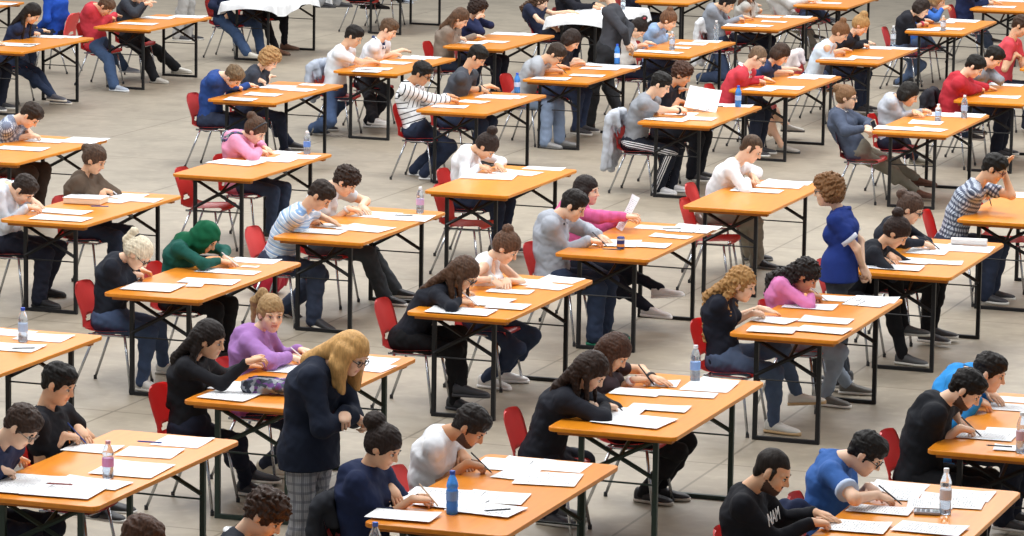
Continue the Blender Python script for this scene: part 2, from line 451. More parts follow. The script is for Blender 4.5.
def build_figure(p):
    sc = p['sc']; J = joints(p); h = p['h']; fem = p['fem']; out = {}
    H, Nk, Hd, R, lat, back, sp = (J[k] for k in ('H', 'N', 'Hd', 'R', 'lat', 'back', 'sp'))
    hs = p.get('hs', .93 if not fem else .90)
    def hp(*v): return Hd+R@(A3(*v)*hs)
    def hr(*v): return A3(*v)*hs
    top = p['top']; kind = top[0]
    bare = {'tee': .5, 'polo': .5, 'tank': .02}.get(kind, None)
    # ---- body: head, neck, trunk, arms, palms in one skin
    pts = [hp(0, 0, 0)+A3(.13, .13, .13), hp(0, 0, 0)-A3(.13, .13, .13), H]+[J[a+n] for a in ('sh', 'el', 'wr') for n in 'rl']+[J['wr'+n]+J['hd'+n]*.1 for n in 'rl']
    lo, hi = bounds(pts, .09); f = Field(lo, hi, h)
    f.cap(H+A3(0, 0, .06), J['mid'], .075, .08, lat=lat, ls=1.3); f.cap(J['mid'], J['chest'], .08, .09, lat=lat, ls=1.35)
    f.cap(J['chest'], Nk-sp*.04, .08*sc, .045, lat=lat, ls=1.2, k=.03)
    f.cap(Nk-A3(0, 0, .015), hp(-.022, 0, -.055), (.047 if fem else .055)*sc, (.043 if fem else .052)*sc, k=.03)
    for n in 'rl':
        f.cap(Nk-sp*.05, J['sh'+n], .032, .04, k=.03)
        f.cap(J['sh'+n], J['el'+n], .047*sc if not fem else .041*sc, .038*sc if not fem else .033*sc, k=.02)
        f.cap(J['el'+n], J['wr'+n], .038*sc if not fem else .034*sc, .026*sc if not fem else .023*sc, k=.02)
        d = J['hd'+n]; u = nrm(np.cross(A3(0, 0, 1), d)); w = np.cross(d, u)
        Rh = np.stack([d, u, w], 1)
        f.ell(J['wr'+n]+d*.045, (.056, .039, .021), Rh, k=.02)
    # head
    f.ell(hp(-.012, 0, .028), hr(.097, .077, .09), R, k=.01)
    f.ell(hp(.028, 0, -.035), hr(.066, .06, .085), R, k=.03)
    f.ell(hp(.03, 0, -.075), hr(.056, .05, .045), R, k=.025)
    f.ell(hp(.067, 0, -.098), hr(.024, .027, .022), R, k=.02)
    for s in (-1, 1):
        f.ell(hp(.06, s*.038, -.03), hr(.03, .026, .03), R, k=.02)
        f.ell(hp(.094, s*.033, .004), hr(.016, .019, .013), R, k=.012, op='sub')
        f.cap(hp(.083, s*.014, .024), hp(.07, s*.052, .022), .011*hs, .01*hs, k=.012)
        f.ell(hp(-.006, s*.079, -.012), hr(.02, .011, .033), R, k=.008)
    f.cap(hp(.09, 0, .008), hp(.11, 0, -.026), .008*hs, .0125*hs, k=.012)
    for s in (-1, 1): f.ell(hp(.098, s*.012, -.03), hr(.012, .009, .008), R, k=.006)
    f.cap(hp(.089, -.018, -.056), hp(.089, .018, -.056), .0075*hs, k=.008)
    f.cap(hp(.086, -.015, -.067), hp(.086, .015, -.067), .0085*hs, k=.008)
    f.ell(hp(.1, 0, -.0615), hr(.014, .02, .002), R, k=.004, op='sub')
    V, Q = f.mesh(); mi = np.zeros(len(Q), int)
    loc = (V-Hd)@R/hs; c = loc[Q].mean(1)
    lip = (c[:, 0] > .08) & (np.abs(c[:, 1]) < .024) & (c[:, 2] < -.05) & (c[:, 2] > -.074); mi[lip] = 1
    if p.get('beard'):
        bd = (c[:, 2] < -.04-.42*np.maximum(0, c[:, 0])) & (c[:, 0] > -.002) & (c[:, 2] > -.13) & ~lip & (np.linalg.norm(c, axis=1) < .15)
        bd |= (c[:, 2] < -.042) & (c[:, 2] > -.052) & (c[:, 0] > .08) & (np.abs(c[:, 1]) < .026)
        mi[bd] = 5
    Vl = [V]; Fl = [tuple(q) for q in Q]; base = len(V); ml = list(mi)
    for n, s in (('r', -1), ('l', 1)):
        v, fc = fingers(J, n, s, p.get(n+'mode', 'write' if n == p.get('writes', 'r') else 'flat'))
        Vl.append(np.array(v)); Fl += [tuple(i+base for i in q) for q in fc]; ml += [0]*len(fc); base += len(v)
    def blob(cc, r, m, RR=R, nu=8, nv=5):
        nonlocal base
        v = []; fc = []
        for i in range(nv+1):
            t = math.pi*i/nv
            for k in range(nu):
                a = 2*math.pi*k/nu; v.append(cc+RR@(A3(math.cos(t), math.sin(t)*math.cos(a), math.sin(t)*math.sin(a))*np.array(r)))
        for i in range(nv):
            for k in range(nu): fc.append((base+i*nu+k, base+i*nu+(k+1) % nu, base+(i+1)*nu+(k+1) % nu, base+(i+1)*nu+k))
        Vl.append(np.array(v)); Fl.extend(fc); ml.extend([m]*len(fc)); base += len(v)
    for s in (-1, 1):
        blob(hp(.0815, s*.033, .001), hr(.0105, .0125, .0085), 3)                    # eye
        blob(hp(.0905, s*.033, -.001), hr(.0045, .0062, .0062), 4)                  # iris
        blob(hp(.088, s*.0335, .0075), hr(.0055, .0145, .0024), 4)                   # upper lashes
        blob(hp(.09, s*.034, .025), hr(.006, .017, .0032), 2)                     # brow
    out['body'] = (np.concatenate(Vl), Fl, ml)
    # ---- hair
    st, hc = p['hair'][:2]
    hb = max(.004, h*.8)
    def new(pts, m): lo, hi = bounds(pts, m); return Field(lo, hi, hb)
    hpts = [hp(0, 0, 0)]
    grav = A3(0, 0, -1)
    if st == 'blunt': hpts += [hp(0, 0, -.1)+grav*.2, Nk+back*.1]
    if st in ('long', 'longcurly', 'forward'): hpts += [Nk-sp*.28+back*.12, J['shr']-sp*.12, J['shl']-sp*.12, Nk+A3(.12, 0, -.1)]
    if st == 'hijab': hpts += [J['shr'], J['shl'], J['chest']]
    if st == 'pony': hpts += [hp(-.09, 0, .07)+A3(-.15, 0, -.22), hp(-.09, 0, .07)+A3(-.1, 0, .1)]
    f = new(hpts, .2 if st not in ('short', 'buzz') else .15)
    if st == 'hijab':
        f.ell(hp(-.015, 0, .02), hr(.118, .1, .118), R, k=.02); f.ell(hp(.0, 0, -.07), hr(.095, .085, .08), R, k=.04)
        f.cap(hp(-.03, 0, -.06), Nk+A3(.02, 0, -.01), .075, .07, k=.05)
        for n in 'rl': f.cap(Nk-sp*.03, J['sh'+n]*.6+Nk*.4-sp*.02, .068, .055, k=.05)
        f.cap(Nk+A3(.03, 0, -.03), J['chest']-back*.1, .07, .045, k=.05)
        f.noise(.004, 40, 1.)
        f.ell(hp(.105, 0, -.02), hr(.06, .058, .078), R, k=.012, op='sub')
    else:
        puff = {'buzz': .001, 'short': .009, 'curly': .024, 'curlyshort': .018}.get(st, .013)
        f.ell(hp(-.018, 0, .032), hr(.1+puff, .078+puff, .092+puff), R, k=.01)
        if st in ('short', 'curlyshort', 'curly'): f.ell(hp(.03, .0, .085), hr(.055+puff*.5, .06, .036+puff*.6), R, k=.03)
        if st in ('long', 'longcurly', 'forward', 'bob', 'curly', 'pony', 'bun', 'blunt'):
            f.ell(hp(-.035, 0, -.015), hr(.08+puff*.6, .074+puff, .08), R, k=.03)
        fz = .068 if st == 'buzz' else .05
        f.cut(hp(-.05, 0, -.088), R@A3(.55, 0, -1), k=.012)                                     # nape line
        f.ell(hp(.118, 0, fz-.105), hr(.088, .125, .105), R, k=.008, op='sub')                     # face opening
        for s in (-1, 1): f.ell(hp(.004, s*.1, -.045), hr(.036, .04, .05), R, k=.008, op='sub')    # round the ears
        if st in ('short', 'curlyshort', 'buzz'):
            for s in (-1, 1): f.cap(hp(.018, s*.077, .02), hp(.022, s*.075, -.03), .01, .006, k=.01)
            f.ell(hp(-.066, 0, -.04), hr(.036, .055, .045), R, k=.02)
        if st == 'blunt':
            f.ell(hp(-.04, 0, -.01), hr(.085, .092, .09), R, k=.03)
            for s in (-1, 1):
                for dx in (-.04, .0, .03):
                    q0 = hp(dx, s*.085, .03); q1 = hp(dx, s*.094, -.06)+grav*.02; f.cap(q0, q1, .022, .024, k=.03); f.cap(q1, q1+grav*.13-R@A3(0, s*.01, 0), .026, .014, k=.03)
            f.cap(hp(-.09, 0, -.02), Nk+back*.07, .06, .05, k=.04)
        if st in ('bob', 'curly'):
            f.ell(hp(-.05, 0, -.04), hr(.075, .088, .08), R, k=.03)
            for s in (-1, 1): f.cap(hp(0, s*.085, .0), hp(.005, s*.088, -.06), .03, .026, k=.03)
        if st in ('long', 'longcurly', 'forward'):
            bk = Nk+back*.06
            ln = p['hair'][2] if len(p['hair']) > 2 else .24
            for y in (-.05, 0, .05):
                f.cap(hp(-.075, y, 0), bk+lat*y*1.3+A3(0, 0, .0), .045, .034, k=.03)
                f.cap(bk+lat*y*1.3, bk+lat*y*1.7-sp*ln+back*.04, .034, .02, k=.02)
            for s in (-1, 1):
                a0 = hp(-.03, s*.072, .0); a1 = hp(-.045, s*.078, -.085)
                f.cap(a0, a1, .024, .024, k=.02)
                if st == 'forward':
                    a2 = a1*.55+(hp(.02, s*.085, -.09))*.45+grav*.14; f.cap(a1, a2, .03, .016, k=.02)
                    q1 = hp(.012, s*.082, -.03); f.cap(hp(.0, s*.075, .05), q1, .02, .018, k=.02); f.cap(q1, q1+grav*.17+A3(.01, 0, 0), .02, .01, k=.02)
                else:
                    a2 = Nk+lat*s*.10*sc+A3(.03, 0, -.03)-back*.02; f.cap(a1, a2, .026, .026, k=.02)
                    f.cap(a2, a2-sp*.12-back*.05, .026, .014, k=.02)
        if st == 'bun':
            q = p['hair'][2] if len(p['hair']) > 2 else (-.09, 0, .085, .045)
            f.ell(hp(*[1.3*v for v in q[:3]]), (q[3], q[3], q[3]*.9), None, k=.015)
        if st == 'pony':
            t0 = hp(-.09, 0, .07); t1 = t0+nrm(R@A3(-.6, 0, .4)+A3(-.5, 0, .2))*.06; t2 = t1+A3(-.055, 0, -.06); t3 = t2+A3(-.015, 0, -.14)
            f.cap(t0, t1, .022, .028, k=.012); f.cap(t1, t2, .03, .03, k=.02); f.cap(t2, t3, .03, .012, k=.02)
        if st in ('longcurly', 'curly', 'curlyshort'): f.noise(.0075, 95, 2.)
        elif st in ('blunt', 'buzz'): f.noise(.0012, 50, p['seed'])
        else: f.noise(.0032 if st == 'short' else .0015, 62, p['seed']); f.noise(.0015, 140, 1.)
    out['hair'] = f.mesh()
    # ---- garment for the upper body
    pts = [H-A3(0, 0, .16 if kind != 'coat' else .3), J['N']]+[J[a+n] for a in ('sh', 'el', 'wr') for n in 'rl']
    lo, hi = bounds(pts, .19); f = Field(lo, hi, h)
    fat = p.get('fat', 1.09)*sc; loose = {'hoodie': .012, 'coat': .014, 'jacket': .012, 'tank': -.006}.get(kind, 0.)
    hipw = 1.42 if fem else 1.35
    f.cap(H+sp*.0, J['mid'], (.108*fat+loose), ((.098 if fem else .108)*fat+loose), k=.03, lat=lat, ls=hipw)
    f.cap(J['mid'], J['chest'], ((.098 if fem else .108)*fat+loose), (.112*fat+loose), k=.04, lat=lat, ls=1.42)
    f.cap(J['chest'], Nk-sp*.06*sc, (.112*fat+loose), .082*sc, k=.04, lat=lat, ls=1.5)
    if fem and kind != 'coat':
        for s in (-1, 1): f.ell(J['chest']-sp*.05-back*.085*fat+lat*s*.062, (.062, .062, .06), None, k=.05)
    shw = .058 if kind != 'tank' else .04
    for n in 'rl':
        f.cap(Nk-sp*.035, J['sh'+n], .062+loose*.5, (shw+.002)*sc+loose*.5, k=.05)
        if kind == 'tank': continue
        ur = ((.053 if fem else .061)*sc+loose); er = ((.044 if fem else .05)*sc+loose)
        if bare: f.cap(J['sh'+n], J['sh'+n]*(1-bare)+J['el'+n]*bare, ur, ur*.98, k=.03)
        else:
            cu = J['el'+n]+(J['wr'+n]-J['el'+n])*(.93 if not p.get('rolled') else .35)
            f.cap(J['sh'+n], J['el'+n], ur, er, k=.035); f.cap(J['el'+n], cu, er, (.034 if fem else .038)*sc+loose*.8, k=.03)
    if kind != 'tank': f.ell(Nk-sp*.02+back*.012, (.068*sc, .076*sc, .05), None, k=.03)
    if kind == 'hoodie':
        f.cap(Nk+back*.055+lat*.07, Nk+back*.06-lat*.07, .045, k=.04); f.cap(Nk+back*.07-sp*.05+lat*.05, Nk+back*.07-sp*.05-lat*.05, .05, k=.04)
        f.cap(Nk+lat*.07+back*.04, Nk-back*.06-sp*.05+lat*.04, .032, .022, k=.02); f.cap(Nk-lat*.07+back*.04, Nk-back*.06-sp*.05-lat*.04, .032, .022, k=.02)
    if kind in ('polo', 'shirt', 'jacket', 'coat', 'pologreyband'):
        for s in (-1, 1):
            f.cap(Nk+back*.05+A3(0, 0, .012), Nk+lat*s*.058+A3(0, 0, .0), .018, .018, k=.012); f.cap(Nk+lat*s*.058, Nk-back*.07-sp*.045+lat*s*.03, .018, .014, k=.012)
    if kind == 'coat':
        f.cap(H+sp*.05, H-A3(0, 0, .12), .15, .165, k=.04, lat=lat, ls=1.3)
    f.cap(H-A3(.02, 0, 0), H+sp*.1, .115*fat+loose, .1*fat+loose, k=.03, lat=lat, ls=1.35)
    f.noise(.0026, 21, p['seed']); f.noise(.0014, 55, p['seed']+2)
    if 'hem' in p and kind != 'coat': f.cap(H+sp*.08, H-A3(0, 0, .08), .138*fat, .152*fat, k=.03, lat=lat, ls=1.3)
    if 'hem' in p: f.cut((0, 0, p['hem']), (0, 0, -1), .01)
    neck = A3(0, 0, 0)+Nk-back*.055-sp*.015
    if kind == 'tank': f.ell(Nk-back*.08-sp*.06, (.07, .07, .06), None, k=.02, op='sub')
    elif kind != 'hoodie': f.ell(Nk-back*.068+A3(0, 0, .012), (.046, .05, .04), None, k=.015, op='sub')
    V, Q = f.mesh()
    segs = [(H, J['mid'], 0), (J['mid'], J['chest'], None), (J['chest'], Nk, None)]
    def band(V, chains):
        best = np.full(len(V), 9.); U = np.zeros(len(V)); W = np.zeros(len(V))
        for ch, ref, off in chains:
            acc = off
            for a, b in zip(ch, ch[1:]):
                ab = b-a; L = np.linalg.norm(ab); t = np.clip((V-a)@ab/L**2, 0, 1); q = V-a-t[:, None]*ab; d = np.linalg.norm(q, axis=1)
                tt = (V-a)@ab/L; d = d+(.06*(tt < .07) if off == .02 and acc == off else 0.)
                w = np.cross(ab/L, ref); ang = np.arctan2(q@w, q@ref)
                mk = d < best; best[mk] = d[mk]; U[mk] = (acc+tt)[mk]; W[mk] = (ang*np.maximum(.05, d))[mk]; acc += L
        return U, W
    chains = [([H, J['mid'], J['chest'], Nk], lat, 0.)]
    if not bare: chains += [([J['sh'+n], J['el'+n], J['wr'+n]], nrm(np.cross(J['el'+n]-J['sh'+n], A3(.3, .1, 1))), .02) for n in 'rl']
    # the trunk claims its own volume first
    U, W = band(V, chains)
    out['top'] = (V, Q, U, W)
    # ---- trousers
    jw = .012 if p.get('loosepants', not fem) else .0
    pts = [H]+[J[a+n] for a in ('kn', 'an') for n in 'rl']; lo, hi = bounds(pts, .2); f = Field(lo, hi, h)
    f.cap(H-lat*.05, H+lat*.05, .112*fat, k=.03); f.cap(H+A3(-.03, 0, -.01), H+A3(.02, 0, .03), .108*fat, k=.04, lat=lat, ls=1.3)
    short = p.get('shorts', False)
    for n in 'rl':
        kn, an = J['kn'+n], J['an'+n]
        f.cap(J['hp'+n], kn, (.09 if fem else .088)*sc, .063*sc+jw*.6, k=.035)
        if not short: f.cap(kn, an+A3(.01, 0, -.01), .062*sc+jw, (.042 if fem else .048)+jw*1.2, k=.02); f.ell(kn+(an-kn)*.3+A3(-.015, 0, 0), (.06*sc, .055*sc, .1), None, k=.03)
    f.noise(.004, 22, p['seed']+4); f.noise(.002, 55, p['seed'])
    V, Q = f.mesh()
    U, W = band(V, [([J['hp'+n], J['kn'+n], J['an'+n]], A3(0, s, 0), 0.) for n, s in (('r', -1), ('l', 1))])
    out['pants'] = (V, Q, U, W)
    if short:
        out['legs'] = []
        for n in 'rl':
            f = Field(*bounds([J[a+n] for a in ('kn', 'an')], .12), h); f.cap(J['kn'+n], J['an'+n], .052*sc, .036*sc, k=.02); f.ell(J['kn'+n]+(J['an'+n]-J['kn'+n])*.3+A3(-.012, 0, 0), (.055, .05, .1), None, k=.03); f.cap(J['an'+n], J['an'+n]+A3(.05, 0, -.04), .036, k=.02)
            out['legs'].append(f.mesh())
    out['J'] = J; out['hs'] = hs
    return out
def shoe_mesh(name, mat, solemat):
    def loft(secs, z0s):
        bm = bmesh.new(); rings = []
        for (x, w, zt), zb in zip(secs, z0s):
            ring = []
            for k in range(12):
                a = 2*math.pi*k/12; cx = math.copysign(abs(math.cos(a))**.7, math.cos(a)); cz = math.copysign(abs(math.sin(a))**.75, math.sin(a))
                ring.append(bm.verts.new((x, cx*w, zb+(zt-zb)*(.5+.5*cz))))
            rings.append(ring)
        for A, B in zip(rings, rings[1:]):
            for k in range(12): bm.faces.new((A[k], A[(k+1) % 12], B[(k+1) % 12], B[k]))
        bm.faces.new(rings[0][::-1]); bm.faces.new(rings[-1]); bmesh.ops.recalc_face_normals(bm, faces=bm.faces[:])
        return bm
    up = [(-.082, .022, .075), (-.07, .034, .095), (-.03, .037, .1), (.005, .039, .088), (.05, .042, .068), (.1, .045, .055), (.14, .04, .047), (.165, .028, .04), (.178, .012, .03)]
    bm = loft(up, [.012]*9); b2 = loft([(x-(.004 if x < 0 else -.004), w+.004, .026) for x, w, _ in up], [0]*9)
    me = bpy.data.meshes.new('shoe'); bm.to_mesh(me); bm.free(); me.materials.append(mat)
    ms = bpy.data.meshes.new('sole'); b2.to_mesh(ms); b2.free(); ms.materials.append(solemat)
    for m in (me, ms): m.polygons.foreach_set('use_smooth', [True]*len(m.polygons))
    return me, ms
_SH = {}
def shoes(key):
    if key not in _SH:
        a, b = key.split('/'); _SH[key] = shoe_mesh('shoe', plain('shoe_upper', a, .6), plain('shoe_sole', b, .7))
    return _SH[key]
def glasses_mesh(J, hs, mat):
    R, Hd = J['R'], J['Hd']; bm = bmesh.new()
    def hp(*v): return tuple(Hd+R@(A3(*v)*hs))
    for s in (-1, 1):
        tube(bm, [hp(.105-.004*abs(math.cos(a)), s*.034+.024*math.cos(a), .0+.018*math.sin(a)) for a in [2*math.pi*k/12 for k in range(12)]], .0028, 5, closed=True)
        tube(bm, [hp(.1, s*.058, .004), hp(.05, s*.078, .004), hp(-.01, s*.082, .0)], .0026, 5)
    tube(bm, [hp(.105, -.01, .004), hp(.107, .01, .004)], .0025, 5)
    return bm
EYEW = lambda: plain('eye_white', 'e8e4de', .3); EYED = lambda: plain('iris', '2a1c14', .3)
def desat(h):
    v = [int(h[i:i+2], 16) for i in (0, 2, 4)]; g = sum(v)/3
    return ''.join('%02x' % int(x*.68+g*.32) for x in v)
def assemble(p, out):
    J = out['J']; V, Fq, mi = out['body']
    sk = skin(p['skin'])
    lipc = dark(lin(p['skin']), 1); key = ('lip', p['skin'])
    if key not in _M:
        m, nt, b = nodes('lips'); b.inputs['Base Color'].default_value = (lipc[0]*.8, lipc[1]*.5, lipc[2]*.5, 1); b.inputs['Roughness'].default_value = .4; _M[key] = m
    hm = hairm(p['hair'][1] if p['hair'][0] != 'hijab' else '2a211d')
    me = mesh_from('person', V, Fq, [sk, _M[key], hm, EYEW(), EYED(), plain('stubble', '4a342a' if p['skin'] != L_ else '503c32', .8)], mi)
    o = link(bpy.data.objects.new('person', me)); o.location = p['loc']; o.rotation_euler = (0, 0, p.get('face', 0.))
    tag(o, p['label'], 'person', p.get('group', 'students seated at the exam tables'))
    V, Q = out['hair']
    if len(V):
        nm, mat = ('headscarf', cloth(p['hair'][1])) if p['hair'][0] == 'hijab' else ('hair', hm)
        link(bpy.data.objects.new(nm, mesh_from(nm, V, Q, [mat])), o)
    V, Q, U, W = out['top']; t = p['top']
    nm = {'tee': 'shirt', 'polo': 'polo_shirt', 'tank': 'tank_top', 'hoodie': 'hoodie', 'coat': 'jacket', 'jacket': 'jacket', 'shirt': 'shirt', 'long': 'sweater'}[t[0]]
    link(bpy.data.objects.new(nm, mesh_from(nm, V, Q, [cloth(t[1], t[2] if len(t) > 2 else 'plain')], None, {'band_u': U, 'band_v': W})), o)
    V, Q, U, W = out['pants']; t = p['pants']
    link(bpy.data.objects.new('trousers', mesh_from('trousers', V, Q, [cloth(desat(t[0]), t[1] if len(t) > 1 else 'plain')], None, {'band_u': U, 'band_v': W})), o)
    if 'legs' in out:
        for V, Q in out['legs']: link(bpy.data.objects.new('lower_leg', mesh_from('lower_leg', V, Q, [sk])), o)
    us, ss = shoes(p.get('shoes', '3a3a3e/d8d6d0'))
    for n, s in (('r', -1), ('l', 1)):
        an = J['an'+n]; so = link(bpy.data.objects.new('shoe', us), o); z = max(0., an[2]-.08)
        pt = p.get(n+'pt', 0.); so.location = (an[0]+.035, an[1], z); so.rotation_euler = (0, pt, s*.15)
        link(bpy.data.objects.new('sole', ss), so)
    if p.get('glasses'): bm_obj('glasses', glasses_mesh(J, out['hs'], None), plain('glasses_frame', p['glasses'] if isinstance(p['glasses'], str) else '1c1a1c', .3), o, True)
    R, Hd, hs = J['R'], J['Hd'], out['hs']
    def hp(*v): return tuple(Hd+R@(A3(*v)*hs))
    for ex in p.get('extras', ()):
        bm = bmesh.new()
        if ex[0] == 'headband':
            tube(bm, [hp(.0+.03*math.sin(a), .097*math.cos(a), .015+.115*math.sin(a)) for a in [math.pi*k/12 for k in range(13)]], .007, 6); bm_obj('headband', bm, plain('hairband', ex[1]), o, True)
        elif ex[0] == 'bow':
            for s in (-1, 1): tube(bm, [hp(-.05, 0, .13), hp(-.06, s*.03, .15), hp(-.06, s*.045, .13)], .014, 6)
            bm_obj('hair_bow', bm, plain('hair_bow', ex[1]), o, True)
        elif ex[0] == 'tie':
            tube(bm, [hp(-.112, .026*math.cos(a), .075+.026*math.sin(a)) for a in [2*math.pi*k/10 for k in range(10)]], .008, 6, closed=True); bm_obj('hair_tie', bm, plain('hair_tie', ex[1]), o, True)
        elif ex[0] == 'collar':
            Nk, bk, lt, sp = J['N'], J['back'], J['lat'], J['sp']
            for s in (-1, 1): tube(bm, [tuple(Nk+bk*.065+A3(0, 0, .03)), tuple(Nk+lt*s*.066+A3(0, 0, .015)), tuple(Nk-bk*.06-sp*.01+lt*s*.035), tuple(Nk-bk*.09-sp*.06+lt*s*.03)], .017, 8)
            bm_obj('collar', bm, cloth(ex[1]), o, True)
        elif ex[0] == 'scarf':
            Nk, bk, lt, sp = J['N'], J['back'], J['lat'], J['sp']
            for dz, r in ((0., .09), (-.03, .1)):
                tube(bm, [tuple(Nk+bk*(.035+.0*dz)*1+lt*r*math.cos(a)-bk*r*math.sin(a)*.9+A3(.0, 0, dz+.012*math.sin(3*a))) for a in [2*math.pi*k/16 for k in range(16)]], .034, 8, closed=True)
            bm_obj('scarf', bm, cloth(ex[1], 'floral'), o, True)
        elif ex[0] == 'cuffs':
            for n in 'rl':
                bm = bmesh.new() if n == 'l' else bm; b = .5; c = J['sh'+n]*(1-b)+J['el'+n]*b; d = nrm(J['el'+n]-J['sh'+n]); tube(bm, [tuple(c+d*.03), tuple(c+d*.062)], .066, 14); bm_obj('sleeve_cuff', bm, cloth(ex[1]), o, True)
        elif ex[0] == 'watch':
            n = ex[2]; c = J['wr'+n]; d = nrm(J['wr'+n]-J['el'+n]); tube(bm, [tuple(c-d*.03), tuple(c-d*.008)], .034, 12); bm_obj('wristband', bm, plain('wristband', ex[1], .4), o, True)
        elif ex[0] == 'mark':      # printed mark on the front of the top
            ch, bk, lt, sp = J['chest'], J['back'], J['lat'], J['sp']
            cu = bpy.data.curves.new('lettering', 'FONT'); cu.body = ex[2]; cu.size = ex[3]; cu.align_x = 'CENTER'; cu.extrude = .001
            to = bpy.data.objects.new('lettering', cu)
            dg = bpy.context.evaluated_depsgraph_get(); COL.objects.link(to); dg.update(); mt = bpy.data.meshes.new_from_object(to.evaluated_get(dg)); bpy.data.objects.remove(to)
            lo = link(bpy.data.objects.new('lettering', mt), o); mt.materials.clear(); mt.materials.append(plain('print', ex[1], .7))
            fr = -bk; X = Vector(lt); Z = Vector(fr); Y = Vector(np.cross(fr, lt)); c = ch+fr*ex[4]-sp*ex[5]+lt*ex[6]
            lo.matrix_local = Matrix(((X[0], Y[0], Z[0], c[0]), (X[1], Y[1], Z[1], c[1]), (X[2], Y[2], Z[2], c[2]), (0, 0, 0, 1)))
    return o
# ------------------------------------------------------------------ the hall: tables on a regular grid
TB = {  # near left corner of each table top on the floor plan (x, y)
 'tA': (-23.1, 42.57), 'tB': (-20.32, 38.84), 'tC': (-20.16, 41.87), 'tD': (-20.11, 45.58), 't43': (-19.85, 49.64),
 't5': (-15.6, 41.7), 't6': (-15.73, 38.65), 'S': (-13.62, 35.66), 't8': (-15.85, 35.57), 'Q': (-13.82, 30.27),
 't10': (-16.09, 30.32), 't11': (-13.93, 27.22), 'E': (-11.65, 24.35), 'F': (-11.6, 27.28), 't14': (-11.46, 30.23),
 'A': (-9.33, 27.43), 'G': (-9.19, 30.3), 't17': (-11.31, 35.69), 't18': (-15.68, 45.65), 'O': (-13.59, 38.78),
 't20': (-13.41, 41.94), 'N': (-13.37, 45.54), 't22': (-15.42, 48.46), 't23': (-13.38, 48.92), 't24': (-11.3, 38.83),
 't25': (-11.27, 42.22), 'M': (-11.18, 46.1), 't27': (-11.15, 49.54), 't28': (-9.03, 36.02), 't29': (-8.91, 38.97),
 't30': (-6.92, 30.53), 'H': (-7.03, 27.56), 'C': (-7.12, 24.62), 'D': (-7.2, 21.09), 'B': (-9.41, 24.5),
 't35': (-11.69, 20.88), 't36': (-9.5, 20.97), 'J': (-9.49, 18.09), 'I': (-7.26, 18.31), 't39': (-4.97, 21.35),
 'K': (-5.01, 18.53), 't45': (-8.95, 42.4), 't46': (-7.2, 15.53), 't47': (-4.98, 15.5)}
TW, TL, TH = .757, 1.865, .75
PPL = []
def P(t, s, c, label, head, rh, lh, top, pants, hair, **k):
    PPL.append(dict(t=t, s=s, c=c, label=label, headpx=head, rhpx=rh, lhpx=lh, top=top, pants=pants, hair=hair, **k))
BLK, NVY, JEA, JDK, JLT, GRY = '1d1d22', '1e2438', '3b4f74', '262f47', '7288a8', '6b6a68'
L_, M_, D_ = 'ecc5a8', 'e0b391', 'c79570'
DK, BR, LB, BLD, AUB = '1b1512', '3c2a1f', '6b4d33', 'b98d55', '2c1d16'
# --- near rows
P('I', .42, 'navy hoodie', 'person in navy velvet hoodie with dark curly bun writing behind blue bottle', (384, 446), (424, 502), (396, 496), ('hoodie', '202a48'), (NVY,), ('bun', '251b17', (-.1, 0, .07, .062)), fem=1, pitch=.55, yaw=-.1, rolled=1, twist=-.1)
P('I', 1.38, 'white tee, beard', 'person in white t-shirt with short beard leaning over blue bottle table', (471, 426), (477, 468), (466, 463), ('tee', 'e4e6ea'), (NVY,), ('short', DK), skin=D_, beard=1, pitch=.75, extras=(('mark', '1f4a44', 'm', .07, .135, .12, .02),))
P('D', .42, 'black jacket, long hair', 'person in black jacket with long dark wavy hair writing at table edge', (592, 371), (614, 408), (596, 408), ('jacket', '20222a'), ('252c3c',), ('forward', '2a1c15', .3), fem=1, pitch=.75, hx=-.16, rf=(556, 519), lf=(566, 513), shoes='4a4a50/c8c6c0')
P('D', 1.38, 'bracelets and brown hair', 'person with long brown hair and wristband writing beside clear bottle', (615, 352), (642, 381), (662, 380), ('tee', '3b2f33'), (BLK,), ('forward', '3f281c', .15), fem=1, pitch=.75, rf=(653, 497), lf=(668, 494), shoes='25252a/b8b0a4', extras=(('watch', 'e8d8d8', 'r'), ('watch', '2b2320', 'l')))
P('C', .42, 'navy tee, curly blonde', 'person in dark navy t-shirt with long curly blonde hair, blue jeans', (742, 284), (759, 315), (767, 311), ('tee', '1f222e'), ('44597d',), ('longcurly', 'a87e4c', .3), fem=1, pitch=.35, rf=(782, 428), lf=(806, 399, .14), lpt=-.1, shoes='dcdad2/c9a87c')
P('C', 1.38, 'pink top, black curls', 'person in pink long sleeve top with black curly hair writing', (806, 275), (819, 298), (804, 292), ('long', 'd880b6'), ('8b9bb2',), ('longcurly', '1d1614', .12), fem=1, pitch=.7, skin=D_, rf=(833, 401), lf=(856, 389), shoes='6b6862/e6e2da')
P('B', .42, 'black top, black trousers', 'person in black sweater and black trousers with crossed boots writing', (465, 273), (468, 303), (463, 292), ('long', '1f222b'), ('17171b',), ('forward', '4a3324', .1), fem=1, pitch=.75, glasses='2b2422', rf=(463, 405), lf=(470, 391, .12), shoes='2e3036/3a3a3e')
P('B', 1.38, 'white tank top', 'person in white tank top with brown bun leaning on folded hands', (507, 247), (497, 285), (508, 284), ('tank', 'eceef2'), ('2b3a5c',), ('bun', '5a4030', (-.07, 0, .09, .042)), fem=1, pitch=.7, rf=(494, 383), lf=(510, 377), shoes='e4e2de/f0f0ee', extras=(('watch', 'e6d8c8', 'r'),))
